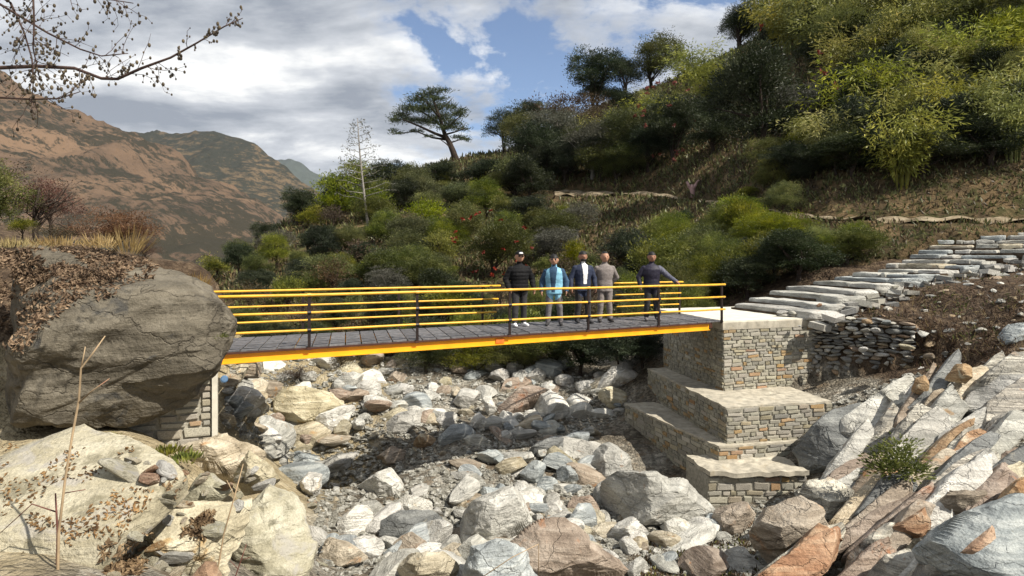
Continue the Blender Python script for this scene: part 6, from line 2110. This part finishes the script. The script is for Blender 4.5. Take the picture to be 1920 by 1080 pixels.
# ------------------------------------------------------------------ dry stalks standing in the foreground
stalks = [
    ('tall dry stalk with a bent forked tip in front of the boulder', [(108, 1085, 4, 5.2), (110, 1000, 3.6, 5.2), (122, 900, 3.4, 5.2), (135, 820, 3.2, 5.2), (148, 750, 3, 5.2), (152, 690, 2.6, 5.2), (172, 665, 2.2, 5.2), (197, 630, 1.4, 5.2)], [[(148, 755, 2.4, 5.2), (170, 735, 1.8, 5.15), (205, 710, 1, 5.1)], [(152, 692, 2, 5.2), (160, 650, 1.2, 5.2)]], 'stalk'),
    ('second reddish stalk close beside the tall forked one', [(106, 1085, 3, 5.3), (108, 1000, 3, 5.3), (104, 925, 2, 5.3)], [[(106, 960, 2.0, 5.3), (60, 945, 1.5, 5.3), (0, 1000, 1.0, 5.3)], [(118, 925, 1.6, 5.25), (160, 918, 1, 5.2)]], 'redstalk'),
    ('thin pale stalk standing before the fan-shaped rock', [(405, 1085, 2.5, 6.3), (420, 1000, 2, 6.3), (440, 930, 1.8, 6.3), (456, 870, 1.2, 6.3)], [[(440, 930, 1.2, 6.3), (425, 900, .8, 6.3)]], 'stalk'),
    ('thin red stems in the bottom edge left of the fan-shaped rock', [(440, 1085, 1.6, 6.2), (452, 1050, 1.3, 6.2), (462, 1020, .8, 6.2)], [[(452, 1050, 1, 6.2), (470, 1045, .6, 6.2)], [(446, 1066, 1, 6.2), (430, 1050, .6, 6.2)]], 'redstalk'),
    ('leaning dry reed crossing in front of the rounded boulder', [(1010, 1020, 1.2, 9.0), (960, 1045, 1.2, 8.9), (900, 1085, 1.3, 8.8)], [], 'stalk'),
]
for (lbl, main, subs, mk) in stalks:
    dep0 = main[0][3]
    r_ = thing('dry_stalk', lbl, 'stalk', loc=tuple(W(main[0][0], main[0][1], dep0)))
    for nm, pts in [('stem', main)] + [('side_stem', s_) for s_ in subs]:
        m_ = MB()
        # the foot runs on down into the ground
        P = [W(x, y, d_) - r_.location for (x, y, rr_, d_) in pts]
        rad = [.72 * rr_ / F * d_ for (x, y, rr_, d_) in pts]
        if nm == 'stem':
            P = [P[0] - Vector((0, 0, .5))] + P
            rad = [rad[0]] + rad
        m_.tube(P, rad, 6)
        m_.build(nm, M[mk], r_, True)

# ------------------------------------------------------------------ overhanging budding branches, top left
oh = thing('overhanging_tree', 'bare budding tree whose branches hang in from the upper left corner', 'tree', loc=(-8.2, 7.0, float(ground_z([[-8.2, 7.0]])[0])))
OL = oh.location
m_ = MB()
tp = [Vector((-8.2, 7.0, OL.z - .3)), Vector((-8.1, 7.0, 1.0)), Vector((-7.9, 6.9, 2.6)), Vector((-7.6, 6.8, 4.0)), Vector((-7.2, 6.7, 6.0))]
m_.tube([p - OL for p in tp], [.16, .14, .11, .08, .04], 8)
m_.build('trunk', M['bark'], oh, True)
OD = 6.8
mains = [
    [(-300, 150, 5), (-120, 128, 4.2), (0, 127, 3.6), (70, 124, 3.4), (140, 128, 3.2), (190, 147, 3), (220, 148, 2.8), (265, 128, 2.5), (320, 108, 2), (370, 80, 1.6), (420, 50, 1.2), (455, 34, .7)],
    [(-300, -60, 4.5), (-60, -5, 3.2), (0, 8, 2.8), (40, 32, 2.5), (90, 62, 2.2), (150, 92, 1.8), (190, 105, 1.3), (240, 100, .8)],
    [(-200, 210, 3), (0, 183, 2), (60, 186, 1.6), (110, 185, 1.2), (150, 172, .7)],
    [(-100, -60, 3), (20, 5, 2), (45, 60, 1.6), (60, 110, 1.4), (62, 160, 1), (58, 200, .6)],
    [(60, -60, 2.4), (64, 40, 1.6), (62, 90, 1.2), (75, 150, .8)],
    [(-60, -80, 2.6), (100, -25, 1.8), (180, -5, 1.4), (250, 6, .8)],
]
rg = random.Random(3)
buds = []


def offs(a, b, t):
    return (a[0] + (b[0] - a[0]) * t, a[1] + (b[1] - a[1]) * t)


for k, mn in enumerate(mains):
    dz_ = [0, .5, -.4, .3, -.3, .2][k]
    br = MB()
    P = [W(x, y, OD + dz_) - OL for (x, y, r_) in mn]
    if mn[0][0] < 0 and k < 4:
        P = [tp[3 if mn[0][1] < 100 else 2] - OL] + P
        rad = [.05] + [r_ / F * OD for (_, _, r_) in mn]
    else:
        P = [tp[4] - OL] + P
        rad = [.03] + [r_ / F * OD for (_, _, r_) in mn]
    br.tube(P, rad, 6)
    bo = br.build('branch', M['twig'], oh, True)
    tw = MB()
    for j in range(len(mn) - 1):
        a, b = mn[j], mn[j + 1]
        if b[0] < -20:
            continue
        n = max(1, int(math.hypot(b[0] - a[0], b[1] - a[1]) / 12))
        for q in range(n):
            t = rg.random()
            x, y = offs(a, b, t)
            an = rg.uniform(-2.6, 2.6) + (0 if rg.random() < .5 else math.pi / 2)
            base_a = math.atan2(b[1] - a[1], b[0] - a[0])
            an = base_a + rg.choice([-1, 1]) * rg.uniform(.4, 1.25)
            ln_ = rg.uniform(18, 75) * (1.0 if x < 300 else .45)
            pts = [(x, y)]
            c_ = (x, y)
            dd = 0
            for s_ in range(4):
                an += rg.uniform(-.35, .35) + .06
                c_ = (c_[0] + math.cos(an) * ln_ / 4, c_[1] + math.sin(an) * ln_ / 4)
                pts.append(c_)
            dslope = rg.uniform(-.5, .5)
            PP = [W(p[0], p[1], OD + dz_ + dslope * i_ / 4) - OL for i_, p in enumerate(pts)]
            tw.tube(PP, [.0042, .0034, .003, .0024, .0016], 4)
            for i_, p in enumerate(pts[1:]):
                for _ in range(rg.choice([0, 1, 1, 2])):
                    buds.append(W(p[0] + rg.gauss(0, 2.5), p[1] + rg.gauss(0, 2.5), OD + dz_ + dslope * (i_ + 1) / 4) - OL)
                if rg.random() < .45:
                    an2 = an + rg.choice([-1, 1]) * rg.uniform(.5, 1.2)
                    e2 = (p[0] + math.cos(an2) * ln_ * .25, p[1] + math.sin(an2) * ln_ * .25)
                    tw.tube([W(p[0], p[1], OD + dz_ + dslope * (i_ + 1) / 4) - OL, W(e2[0], e2[1], OD + dz_ + dslope * (i_ + 1) / 4 + rg.uniform(-.1, .1)) - OL], [.0022, .0013], 4)
                    buds.append(W(e2[0], e2[1], OD + dz_ + dslope * (i_ + 1) / 4) - OL)
    t_ = tw.build('twigs', M['twig'], bo)
b0, f0 = ICO[1]
vv, ff = [], []
rs = np.random.RandomState(8)
for i, b in enumerate(buds):
    s_ = rs.uniform(.006, .016)
    vv.append(b0 * s_ * np.array([1, 1, 1.5]) + np.array(b))
    ff.append(f0 + i * len(b0))
bd = link('buds', mesh_np('buds', np.concatenate(vv), np.concatenate(ff), True), oh, M['lf_brown'])
bd['kind'] = 'stuff'

# ------------------------------------------------------------------ the air of the valley
hz, t = new_mat('valley haze')
pv = t.n('ShaderNodeVolumePrincipled', Color=(.80, .88, 1.0), Density=2.5e-5, Anisotropy=0.2)
t.n('ShaderNodeOutputMaterial', Volume=pv)
m_ = MB()
m_.box((-500, 7200, 780), (12500, 0, 0), (0, 7600, 0), (0, 0, 1020))
tag(m_.build('haze', hz), 'thin blue haze filling the valley', 'haze', kind='stuff')
